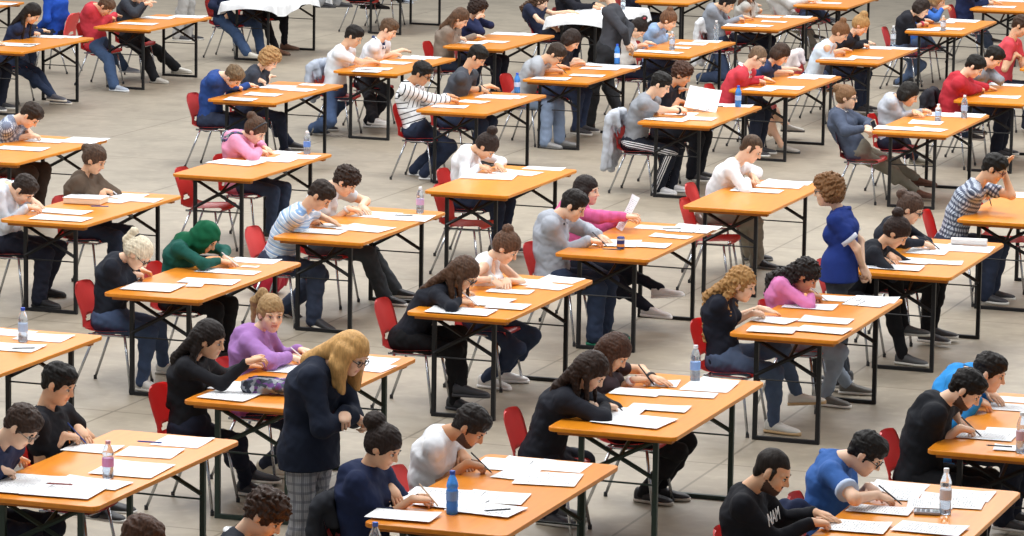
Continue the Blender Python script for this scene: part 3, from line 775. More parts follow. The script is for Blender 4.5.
P('E', .42, 'black sweater, blonde ponytail', 'person in black sweater with white blonde ponytail and glasses, white sneakers', (139, 253), (139, 277), (142, 273), ('long', '20242e'), ('3a5078',), ('pony', 'e2d6bd'), fem=1, pitch=.85, glasses='1c1a1c', rf=(150, 386), lf=(172, 369), shoes='e2e0da/d9d5cc', extras=(('tie', '222020'),))
P('E', 1.38, 'green headscarf', 'person in green headscarf and teal green top writing with white pen', (206, 237), (228, 263), (232, 261), ('long', '1a5249'), (BLK,), ('hijab', '105a3c'), fem=1, pitch=.75)
P('A', .42, 'grey hoodie, dark hair', 'person in light grey hoodie with short dark hair writing near small can', (574, 205), (597, 243), (606, 239), ('hoodie', 'a9aeb8'), ('2d3e62',), ('short', '1d1714'), pitch=.6, rf=(602, 341), lf=(612, 334), shoes='24302e/1c7a5c', extras=(('collar', '222634'),))
P('A', 1.38, 'pink striped jacket', 'person in pink striped knit jacket leaning back reading a held sheet', (587, 190), (634, 217, -.1), (627, 220, .1), ('jacket', 'd9659b', 'rib'), ('1c2032',), ('bob', '231a18'), fem=1, pitch=.12, hx=-.3, rf=(680, 326), lf=(682, 298, .2), lpt=-.1, shoes='e8e6e4/f2f0ee')
P('F', .42, 'blue striped t-shirt', 'person in blue and white striped t-shirt writing, hand at brow', (321, 195), (315, 222), (334, 222), ('tee', 'bccfe4', 'bands'), ('33415e',), ('short', '2a1f19'), pitch=.85, rf=(321, 323), lf=(293, 312), rpt=.2, lpt=.5, shoes='2c2c30/d6cfc2')
P('F', 1.38, 'pale tee, dark curls', 'person with curly dark brown hair in pale t-shirt and watch, grey jeans', (346, 181), (356, 212), (367, 210), ('tee', 'd5dbe2'), ('3b4048',), ('curlyshort', '2f211a'), pitch=.7, rf=(392, 300), lf=(402, 293), shoes='2a2a2e/e8e6e0', extras=(('watch', 'd8d8da', 'r'),))
P('G', 1.38, 'white pullover', 'person in white pullover and khaki trousers writing alone at table', (752, 148), (753, 184), (757, 180), ('long', 'e6e6e8'), ('8f8675',), ('buzz', '4b3a2c'), pitch=.6, rf=(764, 264), lf=(757, 256), shoes='26262a/6a6a6a')
P('H', .42, 'black top, dark bun', 'person in black top with small dark bun bent low, dark sneakers', (897, 232), (886, 262), (893, 258), ('long', '1d2028'), ('191a20',), ('bun', '2a1c17', (-.09, 0, .09, .045)), fem=1, pitch=.8, rolled=1, rf=(911, 360), lf=(912, 330, .22), shoes='4b4c4e/c9c6be')
P('H', 1.38, 'black sweater, glasses', 'person in black sweater with glasses writing, hair tied back', (911, 208), (930, 246), (918, 243), ('long', '20242e'), ('16161a',), ('bun', '4a382e', (-.1, 0, .05, .045)), fem=1, pitch=.5, glasses='3a2e2c')
P('t30', .42, 'checked shirt', 'person in blue and white checked shirt resting head on hand', (1001, 157), (1003, 194), (1008, 164, .1), ('polo', 'cfd8e6', 'check'), ('2c3a58',), ('short', '15120f'), pitch=.55, glasses='5a1f24', skin=M_)
P('t36', .42, 'black top at pencil case', 'person with long dark hair in black top resting chin near pencil case', (210, 339), (257, 361, -.1), (252, 366), ('long', '1c1d22'), ('1a2036',), ('long', '1b1412', .3), fem=1, pitch=.35, rf=(255, 490), lf=(262, 478), shoes='303036/d8d4ca')
P('t36', 1.38, 'purple hoodie', 'person in purple hoodie with blonde ponytail looking sideways', (271, 313), (298, 360), (308, 353), ('hoodie', 'a478b6'), (JDK,), ('pony', 'a08158'), fem=1, pitch=.22, yaw=-.85, rf=(274, 470), lf=(282, 464), shoes='cfc7b4/e0dccf', extras=(('tie', 'c9a063'), ('mark', '8a8c94', 'ITA', .09, .15, .1, 0.)))
P('J', .42, 'glasses, bottom left corner', 'person with brown hair and glasses bent low at bottom left corner', (22, 426), (8, 475), (16, 462), ('long', '2a3350'), (NVY,), ('short', '33241c'), pitch=.75, glasses='8a8078')
P('J', 1.38, 'black printed tee', 'person in black printed t-shirt with short black hair holding pen', (59, 383), (73, 440), (85, 436), ('tee', '1b1c22'), ('20263c',), ('short', '14110f'), pitch=.45, rf=(128, 522), lf=(134, 514), extras=(('mark', 'e08a3c', 'A', .1, .135, .1, 0.),))
P('t39', .42, 'black hoodie, beard', 'person in black hoodie over red shirt with beard writing', (967, 389), (968, 432), (962, 424), ('hoodie', '1c1e24'), ('1b1c22',), ('short', '14100e'), beard=1, pitch=.7, rolled=1, extras=(('mark', 'a32a30', 'II', .12, .14, .1, 0.),))
P('t39', 1.38, 'bright blue jacket', 'person in bright blue jacket with hand at chin', (990, 372), (985, 407), (995, 398, .12), ('jacket', '2f8fd8'), ('20263a',), ('short', '1a1512'), pitch=.4)
P('K', .42, 'black lettered sweatshirt', 'person in black sweatshirt with white letters and beard', (773, 471), (823, 525), (826, 517), ('long', '1a1b21'), (NVY,), ('buzz', '211a16'), beard=1, pitch=.5, hx=-.27, extras=(('mark', 'e6e6e6', 'NAM', .1, .172, .06, -.04),))
P('K', 1.38, 'blue polo, glasses', 'person in blue polo shirt with black glasses writing by clear bottle', (867, 453), (888, 500), (874, 494), ('polo', '3c66aa'), (NVY,), ('short', '14110f'), pitch=.7, glasses='15151a', extras=(('collar', '3c66aa'), ('cuffs', 'b9c8e0')))
P('t46', 1.38, 'white collar, bottom edge', 'person in dark jacket with white collar at bottom edge', (266, 514), None, None, ('jacket', '22262f'), (NVY,), ('curlyshort', '3a2920'), pitch=.7, extras=(('collar', 'eceef0'),))
P('t46', .42, 'brown hair, bottom edge', 'person at bottom edge, only top of brown hair showing', (142, 541), None, None, ('long', '3a3a40'), (NVY,), ('short', '4a3022'), pitch=.5)
P('t47', .42, 'brown curls, bottom edge', 'person at bottom edge, only curly brown hair showing', (663, 542), None, None, ('long', '4a4a50'), (NVY,), ('curlyshort', '4a3524'), pitch=.4)
# --- left block
P('t11', .42, 'white shirt, head on hand', 'person in white shirt bent low over open booklet', (24, 189), (35, 210), (38, 205), ('shirt', 'd6dce6'), ('22263a',), ('short', '2b201a'), pitch=.9, rf=(46, 303), lf=(49, 292), shoes='1c1c20/1a1a1c', extras=(('collar', 'dde2ea'),))
P('t11', 1.38, 'brown leather jacket', 'person in brown leather jacket over navy shirt writing', (95, 159), (108, 192), (103, 193), ('jacket', '5a4c40'), ('2b3a58',), ('bun', '4a382c', (-.1, 0, .03, .04)), fem=1, pitch=.55)
P('t10', 1.38, 'blue plaid shirt', 'person in blue and white plaid shirt and brown trousers bent low', (31, 115), (36, 137), (31, 135), ('shirt', 'ced7e4', 'plaid'), ('4a372c',), ('short', '2c211a'), pitch=.95, rolled=1)
P('Q', 1.38, 'pink hoodie and scarf', 'person in pink hoodie with grey patterned scarf writing', (256, 130), (265, 153), (269, 150), ('hoodie', 'e094b2'), ('33456a',), ('bun', '4b3526', (-.1, 0, .06, .045)), fem=1, pitch=.7, extras=(('scarf', '8f949c'), ('headband', '22252c')))
P('t14', 1.38, 'white shirt, dark bun', 'person in loose white shirt with dark bun, head bowed on arms', (487, 146), (485, 170), (502, 168), ('shirt', 'e9ebef'), ('22304e',), ('bun', '2b201b', (-.08, 0, .1, .048)), fem=1, pitch=1.0)
P('t8', .42, 'blue sweater', 'person in blue sweater and jeans leaning head low on arms', (234, 76), (240, 88), (252, 86), ('long', '2a4684'), ('2a3654',), ('short', '6a563f'), pitch=.95, tilt=.3)
P('t8', 1.38, 'charcoal tee, blonde curls', 'person in charcoal t-shirt with curly blonde hair, navy trousers', (270, 59), (262, 83), (270, 77), ('tee', '3a3f4a'), ('232c48',), ('curly', 'a58054'), fem=1, pitch=.7, rf=(290, 152), lf=(297, 146))
P('t6', .42, 'white t-shirt, dark hair', 'person in white t-shirt with dark hair writing by hanging hoodie', (354, 36), (378, 63), (371, 61), ('tee', 'e8ecf2'), ('36507e',), ('short', '1c1613'), pitch=.6, rf=(319, 131), lf=(326, 127))
P('t6', 1.38, 'white polo, navy collar', 'person in white polo with navy collar, dark trousers, white sneakers', (389, 29), (398, 55), (405, 51), ('polo', 'e8eaf0'), ('1e2028',), ('short', '5a4432'), pitch=.6, rf=(381, 133), lf=(374, 124), shoes='e8e8e6/f0f0ee', extras=(('collar', '2a3a66'),))
P('S', .42, 'black striped white top', 'person in white sweater with thin black stripes and glasses', (422, 73), (456, 101), (452, 97), ('long', 'e9ebee', 'breton'), ('22304e',), ('short', '151210'), pitch=.55, glasses='1d1b1c', skin=D_, rf=(421, 172), lf=(431, 176), shoes='b9bcc0/e8e8e8')
P('S', 1.38, 'dark grey t-shirt', 'person in dark grey t-shirt with black hair falling forward', (478, 55), (485, 91), (493, 88), ('tee', '4a4e56'), ('2a3a5e',), ('short', '15120f'), pitch=.75, extras=(('watch', '1c1c20', 'r'),))
P('t5', .42, 'brown cardigan', 'person in grey brown cardigan with long brown hair writing', (461, 18), (463, 40), (479, 37), ('jacket', '8b7d71'), (JDK,), ('long', '58402f', .2), fem=1, pitch=.7)
P('t5', 1.38, 'navy top, hand on face', 'person in navy top with dark hair covering face with hand', (478, 8), (480, 17, -.12), (481, 16, .1), ('long', '22294a'), ('20253a',), ('curly', '2e201a'), fem=1, pitch=.6)
P('O', .42, 'grey t-shirt, glasses', 'person in grey t-shirt with glasses bent over, light blue jeans', (556, 54), (560, 71), (564, 67), ('tee', 'a6aab0'), ('7289ac',), ('short', '33271f'), pitch=.85, glasses='28201e', rf=(551, 145), lf=(565, 143), shoes='8a8a8a/5a5a58')
P('O', 1.38, 'black tee beside grey tee', 'person with long dark hair in black t-shirt writing, blue jeans', (572, 40), (582, 63), (577, 61), ('tee', '23242c'), ('2c3e66',), ('bob', '2b201b'), fem=1, pitch=.75)
P('t17', .42, 'grey tee, striped track trousers', 'person in grey t-shirt and navy track trousers with white side stripes', (661, 84), (686, 112), (680, 109), ('tee', '8d9198'), ('1f2536', 'track'), ('short', '15120f'), pitch=.55, rf=(664, 190), lf=(677, 188), shoes='e2e2e4/e8e8e8', extras=(('watch', '1c1c20', 'r'),))
P('t17', 1.38, 'black tee, hand at mouth', 'person in black t-shirt with brown curly hair, hand at mouth', (682, 74), (682, 103), (681, 91, .1), ('tee', '20242f'), ('1c1f2a',), ('curlyshort', '40291e'), pitch=.5)
P('t24', .42, 'red sweater, thinning hair', 'person in red sweater over white collar, thinning grey brown hair', (758, 57), (762, 82), (768, 80), ('long', 'c9404c'), ('232a40',), ('buzz', '6a5542'), pitch=.7, extras=(('collar', 'e6e6ea'),), glasses='3a3230')
P('t24', 1.38, 'navy top by red sweater', 'person in navy top with brown hair, bare ankles, grey sneakers', (781, 54), (791, 72), (797, 69), ('tee', '2a3658'), ('1e2236',), ('bob', '3a2a20'), fem=1, pitch=.75, shorts=1, rf=(788, 149), lf=(800, 134), shoes='c6c2ba/4a4a4a')
P('t25', .42, 'pale blue sleeveless top', 'person in pale blue sleeveless top with brown bun writing', (841, 32), (842, 53), (846, 50), ('tank', 'd5e2ee'), ('28365a',), ('bun', '7a5436', (-.06, 0, .1, .042)), fem=1, pitch=.7, rf=(870, 99), lf=(877, 93), shoes='c8a88c/b89878')
P('t25', 1.38, 'black jacket, blond bun', 'person in black jacket with blond bun reading', (861, 25), (866, 46), (869, 43), ('jacket', '24262e'), ('2a3656',), ('bun', 'b08a58', (-.05, 0, .1, .05)), fem=1, pitch=.7)
P('t28', .42, 'charcoal cardigan, khaki trousers', 'person in charcoal cardigan and khaki trousers leaning back with phone', (847, 97), (868, 132, -.14), (871, 129, -.05), ('jacket', '4a5366'), ('7d7868',), ('bun', '7c5c40', (-.09, 0, .06, .05)), fem=1, pitch=.15, hx=-.22, glasses='3a3030', rf=(926, 196), lf=(943, 191), shoes='5a3a2c/4a3026', extras=(('collar', 'e2e4e8'),))
P('t28', 1.38, 'pale grey sweater', 'person in pale grey sweater with long black hair writing', (909, 94), (928, 112), (917, 114), ('long', 'b4b9c2'), ('20263e',), ('bob', '17130f'), fem=1, pitch=.55, rf=(942, 172), lf=(940, 165), shoes='8b8678/b0a894')
P('t29', .42, 'red hooded top', 'person in red hooded top with black hair bent over, jeans', (975, 66), (983, 90), (990, 88), ('hoodie', 'b5303c'), ('2f4878',), ('short', '17130f'), pitch=.75, rf=(992, 147), lf=(1000, 141))
P('t29', 1.38, 'grey top, hand on forehead', 'person in grey top with dark hair, hand on forehead', (994, 57), (1003, 76), (992, 66, .1), ('long', '8a9098'), (NVY,), ('short', '17130f'), pitch=.8)
P('t45', .42, 'red polo at right edge', 'person in red polo at right edge, head out of view', (1022, 22), (1019, 58, -.1), None, ('polo', 'd04a54'), (NVY,), ('short', BR), pitch=.6, hx=-.28)
# --- back rows
P('t20', .42, 'red hair bow', 'person with dark hair and red hair bow bent low, white top', (639, 28), (645, 46), (650, 44), ('tee', 'dcdad6'), ('222a44',), ('bun', '231a17', (-.05, 0, .1, .04)), fem=1, pitch=.95, extras=(('bow', 'a8283a'),))
P('t20', 1.38, 'light denim shirt', 'person in light denim shirt with brown bun, hand at chin', (669, 20), (663, 36), (668, 36), ('shirt', '8fa9cc'), ('222a44',), ('bun', '6a4a34', (-.05, 0, .1, .04)), fem=1, pitch=.55)
P('N', .42, 'grey shirt by white jacket', 'person in grey shirt and jeans with foot tucked under chair', (727, 3), (742, 20), (747, 18), ('shirt', '8b919b'), ('2f4368',), ('short', '1b1613'), pitch=.55, rf=(706, 80), lf=(716, 74))
P('N', 1.38, 'beige top, raised arm', 'person in beige top with raised forearm, head out of view', (755, -10), (766, 11), (763, 5), ('long', 'b0aea8'), (NVY,), ('long', '5a4030'), fem=1, pitch=.4)
P('M', .42, 'black sweater, pink sleeves', 'person in black sweater with pink sleeves and dark hair, blue jeans', (922, 8), (926, 24), (930, 21), ('long', '22232a'), ('4a648e',), ('bob', '2a1f1a'), fem=1, pitch=.6, rolled=1, rf=(903, 84), lf=(912, 80), extras=(('watch', 'd8486a', 'r'),))
P('M', 1.38, 'bright blue top, back right', 'person in bright blue top with raised hand, light hair', (938, 0), (947, 8, -.1), (950, 8), ('long', '3463b0'), ('44618e',), ('bob', 'a07c52'), fem=1, pitch=.4, rf=(968, 57), lf=(975, 52))
P('t27', .42, 'navy top at right corner', 'person in navy top and jeans at top right corner', (980, -18), (991, 3), (996, 2), ('long', '222c50'), ('4a6490',), ('short', BR), pitch=.5, rf=(1003, 54), lf=(1010, 50))
P('t18', .42, 'navy tee at white cloth', 'person in navy t-shirt with long brown hair at white cloth table', (541, 1), (557, 30, -.12), None, ('tee', '262c42'), ('22283c',), ('longcurly', '4a3424', .16), fem=1, pitch=.5)
P('t18', 1.38, 'black top at white cloth', 'person in black top, hands folded on white cloth', (578, -14), (597, 8), (600, 6), ('long', '1d1e26'), (BLK,), ('short', DK), pitch=.5)
P('t23', .42, 'light grey coat', 'person in light grey coat and khaki trousers at top edge', (778, -24), None, None, ('jacket', 'c4c2c0'), ('8a8478',), ('short', BR), pitch=.5, rf=(822, 52), lf=(830, 46))
P('t23', 1.38, 'dark blue jeans, top edge', 'person in dark blue jeans seated at top edge, head out of view', (822, -40), None, None, ('long', '2c3348'), ('2a3a62',), ('short', BR), pitch=.5, rf=(878, 26), lf=(888, 22))
P('t22', .42, 'navy trousers, top edge', 'person in navy trousers at top edge behind denim shirt', (640, -40), None, None, ('long', '23283a'), ('1d2234',), ('short', BR), pitch=.5)
P('tB', 1.38, 'navy top, top left corner', 'person in navy top with long dark hair at top left', (33, 13), (37, 34), (44, 31), ('long', '26304c'), ('27395e',), ('long', '1f1815', .12), fem=1, pitch=.75, rf=(66, 104), lf=(60, 101), shoes='5a5c66/d8cfc0')
P('tB', .42, 'dark jeans at left edge', 'person in dark jeans at left edge of view, head out of view', (-38, 30), None, None, ('long', '30343e'), (NVY,), ('short', BR), pitch=.5)
P('tC', .42, 'red jacket, back left', 'person in red jacket bent low over table, blue jeans', (106, 6), (113, 19), (117, 16), ('jacket', 'c23a46'), ('33517f',), ('short', '5a4434'), pitch=.95, rf=(119, 88), lf=(134, 74), shoes='a8b2c0/d8dce0')
P('tC', 1.38, 'dark grey sweater, black trousers', 'person in dark grey sweater and black trousers, hand at face', (141, -6), (148, 4, -.1), (150, 3, .05), ('long', '33373f'), ('1a1c22',), ('short', DK), pitch=.5, rf=(159, 80), lf=(181, 70), shoes='c6c4bc/b4b0a6')
P('tD', .42, 'navy top, blue jeans', 'person in navy top and blue jeans at cloth table, head out of view', (232, -26), (226, 18, -.15), None, ('long', '232a44'), ('2f4a78',), ('short', BR), pitch=.5, rf=(257, 61), lf=(266, 55), shoes='c8c4ba/b0aca2')
P('tD', 1.38, 'black trousers, brown boots', 'person in black trousers and brown ankle boots at cloth table', (262, -34), None, None, ('long', '2a2a32'), ('191a22',), ('short', BR), fem=1, pitch=.5, shorts=0, rf=(281, 52), lf=(289, 47), shoes='6a4a38/4a3428')
P('t43', .42, 'black trousers, crossed shoe', 'person in black trousers with crossed black shoe at top edge', (350, -70), None, None, ('long', '24242c'), ('1c1e26',), ('short', BR), pitch=.5, rf=(380, 16), lf=(388, 10, .15), shoes='1c1c20/2a2a2c')
P('t43', 1.38, 'striped track trousers, top edge', 'person in navy track trousers with white side stripes at top edge', (385, -85), None, None, ('long', '24283a'), ('1e2540', 'track'), ('short', BR), pitch=.5, rf=(437, 11), lf=(445, 7), shoes='9aa4b4/d8dce0')

ORD = ['first', 'second', 'third', 'fourth', 'fifth', 'sixth', 'seventh', 'eighth', 'ninth', 'tenth', 'eleventh', 'twelfth']
def who(t): return [q for q in PPL if q['t'] == t]
# ---- floor
bm = bmesh.new(); vs = [bm.verts.new(v) for v in ((-60, -6, 0), (40, -6, 0), (40, 95, 0), (-60, 95, 0))]; bm.faces.new(vs)
tag(bm_obj('floor', bm, floor_mat()), kind='structure')

# ---- tables
def table_proto(post):
    root = empty('folding_table', (0, 0, 0)); om = table_mat(); steel = plain('frame_steel', post, .45, .3)
    bm = bmesh.new(); bx = []
    r = .045; t = .026
    for cx, cy, a0 in ((TW-r, TL-r, 0), (r, TL-r, 90), (r, r, 180), (TW-r, r, 270)):
        for k in range(5):
            a = math.radians(a0+k*22.5); bx.append((cx+r*math.cos(a), cy+r*math.sin(a)))
    cx, cy = TW/2, TL/2
    lev = [(.994, TH-t), (1, TH-t+.005), (1, TH-.006), (.997, TH-.0015), (.99, TH)]
    rings = []
    for sc, z in lev:
        o = (1-sc)*.35
        rings.append([bm.verts.new((x-math.copysign(o, x-cx), y-math.copysign(o, y-cy), z)) for x, y in bx])
    n = len(bx)
    for A, B in zip(rings, rings[1:]):
        for k in range(n): bm.faces.new((A[k], A[(k+1) % n], B[(k+1) % n], B[k]))
    bm.faces.new(rings[0][::-1]); bm.faces.new(rings[-1])
    bm_obj('tabletop', bm, om, root)
    for y in (.07, TL-.13):
        bm = bmesh.new(); box(bm, .04, TW-.04, y, y+.06, TH-t-.03, TH-t, .004); bm_obj('batten', bm, plain('batten_wood', 'a8681f', .6), root)
    s, l = .158, .156
    for y in (l, TL-l):
        e = -1 if y < 1 else 1
        for x in (s, TW-s):
            bm = bmesh.new(); box(bm, x-.015, x+.015, y-.015, y+.015, .012, TH-t-.028, .003); bm_obj('leg', bm, steel, root)
        bm = bmesh.new(); box(bm, s-.015, TW-s+.015, y-.016, y+.016, 0, .028, .003); bm_obj('foot_bar', bm, steel, root)
        bm = bmesh.new(); tube(bm, [(s, y, .42), (TW-s, y, .42)], .006, 6); bm_obj('cross_rod', bm, steel, root)
        bm = bmesh.new()
        bar(bm, (s, y-.012*e, TH-.06), (TW-s, y-.012*e, .45), .02); bar(bm, (TW-s, y+.01*e, TH-.06), (s, y+.01*e, .45), .02); bm_obj('x_brace', bm, steel, root)
        bm = bmesh.new(); bar(bm, (TW/2, y, .56), (TW/2, y-e*.42, TH-t-.01), .018); bm_obj('stay', bm, steel, root)
    return root
protoB = None; protoG = None; TOBJ = {}
for t, (x, y) in TB.items():
    green = t in ('D', 't36', 'J', 'I')
    if green:
        o = protoG = table_proto('2a3a34') if protoG is None else copy_tree(protoG)
    else:
        o = protoB = table_proto('17181b') if protoB is None else copy_tree(protoB)
    o.location = (x, y, 0); o.scale = (1.05, 1.03, 1) if y < 22 else (1, 1, 1); TOBJ[t] = o
    w = who(t)
    if len(w) == 2: lb = 'orange folding table, people in %s and %s' % (w[0]['c'], w[1]['c'])
    elif w: lb = 'long orange folding table in front of person in %s' % w[0]['c']
    else: lb = {'tA': 'orange folding table cut by the top left corner of the view', 't35': 'orange folding table with blue capped bottle at left edge, seats out of view'}[t]
    tag(o, lb, 'table', 'folding exam tables in rows')

# ---- chairs
def chair_proto():
    root = empty('plastic_chair', (0, 0, 0)); red = plain('red_plastic', 'dd4a48', .38); chrome = plain('chrome_tube', 'b8bcc2', .25, .9)
    prof = [(.215, .428, .165), (.205, .442, .19), (.17, .449, .205), (.10, .445, .213), (.02, .438, .215), (-.06, .434, .212), (-.12, .437, .205), (-.165, .448, .196), (-.193, .47, .188), (-.208, .5, .184), (-.22, .54, .186), (-.235, .59, .19), (-.25, .64, .194), (-.265, .69, .196), (-.279, .73, .19), (-.288, .76, .172), (-.295, .782, .14), (-.298, .792, .09)]
    pr = []
    for a, b in zip(prof, prof[1:]):
        pr += [a, tuple((u+v)/2 for u, v in zip(a, b))]
    pr.append(prof[-1]); bm = bmesh.new(); rows = []; n = 16
    for i, (x, z, w) in enumerate(pr):
        row = []; tt = i/(len(pr)-1)
        for k in range(n+1):
            u = -1+2*k/n; e = abs(u)**3
            if tt < .45: dx, dz = 0, (.018*e)*(1 if tt > .05 else .3)
            else: dx, dz = .03*e*min(1, (tt-.45)/.15), 0
            row.append(bm.verts.new((x+dx, u*w, z+dz)))
        rows.append(row)
    for i in range(len(pr)-1):
        for k in range(n):
            zc = (pr[i][1]+pr[i+1][1])/2; uc = (-1+2*(k+.5)/n)*pr[i][2]
            if i > 17 and ((zc-.515)/.034)**2+(uc/.062)**2 < 1: continue
            bm.faces.new((rows[i][k], rows[i+1][k], rows[i+1][k+1], rows[i][k+1]))
    bmesh.ops.solidify(bm, geom=bm.faces[:], thickness=.007); bmesh.ops.recalc_face_normals(bm, faces=bm.faces[:])
    bm_obj('seat_shell', bm, red, root, True)
    bm = bmesh.new()
    for s in (-1, 1): tube(bm, [(.17, s*.165, .418), (-.15, s*.165, .418)], .01, 8)
    tube(bm, [(.17, -.165, .418), (.185, -.1, .422), (.185, .1, .422), (.17, .165, .418)], .01, 8); tube(bm, [(-.13, -.165, .418), (-.13, .165, .418)], .009, 8)
    bm_obj('seat_rail', bm, chrome, root, True)
    for s in (-1, 1):
        for a, b in (((.14, s*.168, .418), (.205, s*.215, .012)), ((-.10, s*.168, .418), (-.255, s*.215, .012))):
            bm = bmesh.new(); tube(bm, [a, b], .0105, 8); lg = bm_obj('leg', bm, chrome, root, True)
            bm = bmesh.new(); tube(bm, [(b[0], b[1], 0), (b[0], b[1], .03)], .0135, 8); bm_obj('foot_cap', bm, plain('rubber', '2a2a2c', .8), lg)
    return root
CH = chair_proto(); _first = [True]
def chair(x, y, rz, label, group='red plastic chairs at the exam tables'):
    o = CH if _first[0] else copy_tree(CH); _first[0] = False
    o.location = (x, y, 0); o.rotation_euler = (0, 0, rz); o.scale = (.96, .96, .95); tag(o, label, 'chair', group); return o

# ---- figures: geometry worked out in threads, objects made afterwards
jobs = []
def voxel(y): return (.0052 if y < 23 else .006 if y < 29 else .0075 if y < 37 else .0095)*LOD
for i, q in enumerate(PPL):
    tx, ty = TB[q['t']]; p = dict(q); fw = .19 if (q['t'], q['s']) in [(k, 1.38) for k in ('C', 'B', 'D', 'Q', 't11')] else .08 if (q['t'], q['s']) in [(k, 1.38) for k in ('J', 'E', 'H')] else -.01; hx = tx+q.get('hx', -.13)+fw; hy = ty+q['s']; loc = A3(hx, hy, 0)
    p['loc'] = loc; p['fem'] = bool(q.get('fem')); p['sc'] = q.get('sc', .885 if p['fem'] else .935); p['h'] = voxel(hy); p['seed'] = i*1.37
    p['edge'] = tx-hx; p['skin'] = q.get('skin', L_ if i % 3 else M_)
    p['head'] = on_y(q['headpx'], hy)-loc
    for n, s in (('r', -1), ('l', 1)):
        v = q[n+'hpx']
        if v is None: p[n+'h'] = A3(tx-hx+.18, s*.1, .785)
        elif len(v) == 3: p[n+'h'] = on_y(v[:2], hy+v[2])-loc
        else: p[n+'h'] = on_z(v, .785)-loc
        v = q.get(n+'f')
        if v is not None:
            z = v[2] if len(v) == 3 else 0.
            p[n+'f'] = on_z(v[:2], z+.04)-loc; p[n+'f'][2] = z
            if z: p[n+'f'][2] = z
    rr = random.Random(i); 
    jobs.append(p)
    chair(hx+.05, hy+rr.uniform(-.02, .02), rr.uniform(-.06, .06), 'red plastic chair with metal legs under person in %s' % q['c'])
def standing(label, c, floorxy, face, headpx, rh, lh, top, pants, hair, **k):
    hdx = on_y(headpx, floorxy[1]); loc = A3(hdx[0]-math.cos(face)*k.get('lean', .1), floorxy[1], 0) if floorxy[0] is None else A3(floorxy[0], floorxy[1], 0); p = dict(k); Rz = np.array([[math.cos(face), math.sin(face), 0], [-math.sin(face), math.cos(face), 0], [0, 0, 1]])
    p.update(label=label, c=c, loc=loc, face=face, stand=k.get('stand', True), top=top, pants=pants, hair=hair, fem=bool(k.get('fem')), seed=len(jobs)*1.37, edge=9. if k.get('stand', True) else .25, group=k.get('group', 'people standing between the tables'))
    p['sc'] = k.get('sc', .92 if p['fem'] else .97); p['h'] = voxel(floorxy[1]); p['skin'] = k.get('skin', L_)
    p['head'] = Rz@(on_y(headpx, floorxy[1])-loc)
    for n, v in (('r', rh), ('l', lh)): p[n+'h'] = A3(*v) if v is not None else None
    for n in 'rl':
        if n+'f' in k: p[n+'f'] = A3(*k[n+'f'])
    jobs.append(p)
standing('person standing in navy jacket and grey plaid trousers, arms crossed', 'navy jacket', (None, 19.1), -.08, (352, 353), (.30, .06, 1.10), (.27, -.10, 1.14), ('coat', '1f2636'), ('aeb0b6', 'tartan'), ('blunt', 'd2a365'), fem=1, pitch=.6, yaw=-.12, glasses='3a3436', fat=1.14, sc=.97, hz=.93, hem=.845, lean=.25, rpole=A3(.1, -.5, -.8), lpole=A3(.1, .5, -.8), rmode='fist', lmode='fist', loosepants=1)
standing('person standing in royal blue polo, hands clasped behind back', 'royal blue polo', (None, 26.8), math.pi+.2, (828, 190), (-.2, .0, .86), (-.205, -.02, .84), ('polo', '20357a'), ('353c48',), ('curly', '7d5836'), fem=1, pitch=.15, glasses='2a2624', sc=.89, fat=1.08, lean=.1, hem=.80, rpole=A3(-.6, -.6, -.2), lpole=A3(-.6, .6, -.2), rmode='fist', lmode='fist', extras=(('cuffs', 'c8ccd8'), ('collar', '20357a')))
standing('person walking in dark grey sweater and trousers, hands behind back', 'dark grey sweater', (None, 41.), math.pi+.15, (605, -9), (-.24, .02, .93), (-.25, 0, .91), ('long', '44464c'), ('2c2d31',), ('short', '2b211b'), pitch=.15, fat=1.1, lean=.05, rpole=A3(-.6, -.6, -.2), lpole=A3(-.6, .6, -.2), rf=(-.1, -.1, .02), lf=(.24, .1, .0), shoes='4a3026/2a201c')
standing('person standing in grey trousers at top edge, only legs visible', 'grey trousers', (None, 47.2), .3, (338, -110), None, None, ('long', '6a6a70'), ('8a8b8e',), ('short', BR), rf=(-.16, -.1, 0), lf=(.2, .12, 0), loosepants=1, shoes='2a2a2e/3a3a3c')
standing('person standing in pale grey trousers behind red jacket table, only legs visible', 'pale grey trousers', (None, 45.4), .3, (192, -80), None, None, ('long', '8a8a90'), ('b0aeaa',), ('short', BR), rf=(-.06, -.1, 0), lf=(.1, .1, 0), loosepants=1)
standing('person in bright blue top seated at back left, facing left', 'bright blue top at back left', (None, 43.4), math.pi, (44, -14), None, None, ('long', '2450b4'), ('262f47',), ('short', BR), stand=False, lean=.12, group='students seated at the exam tables')
chair(jobs[-1]['loc'][0]+.05, 43.4, math.pi, 'red plastic chair under person in bright blue top facing left')
with ThreadPoolExecutor(4) as ex: outs = list(ex.map(build_figure, jobs))
JO = {}
for p, o in zip(jobs, outs):
    ob = assemble(p, o); JO[p['c']] = (p, o['J'], ob)
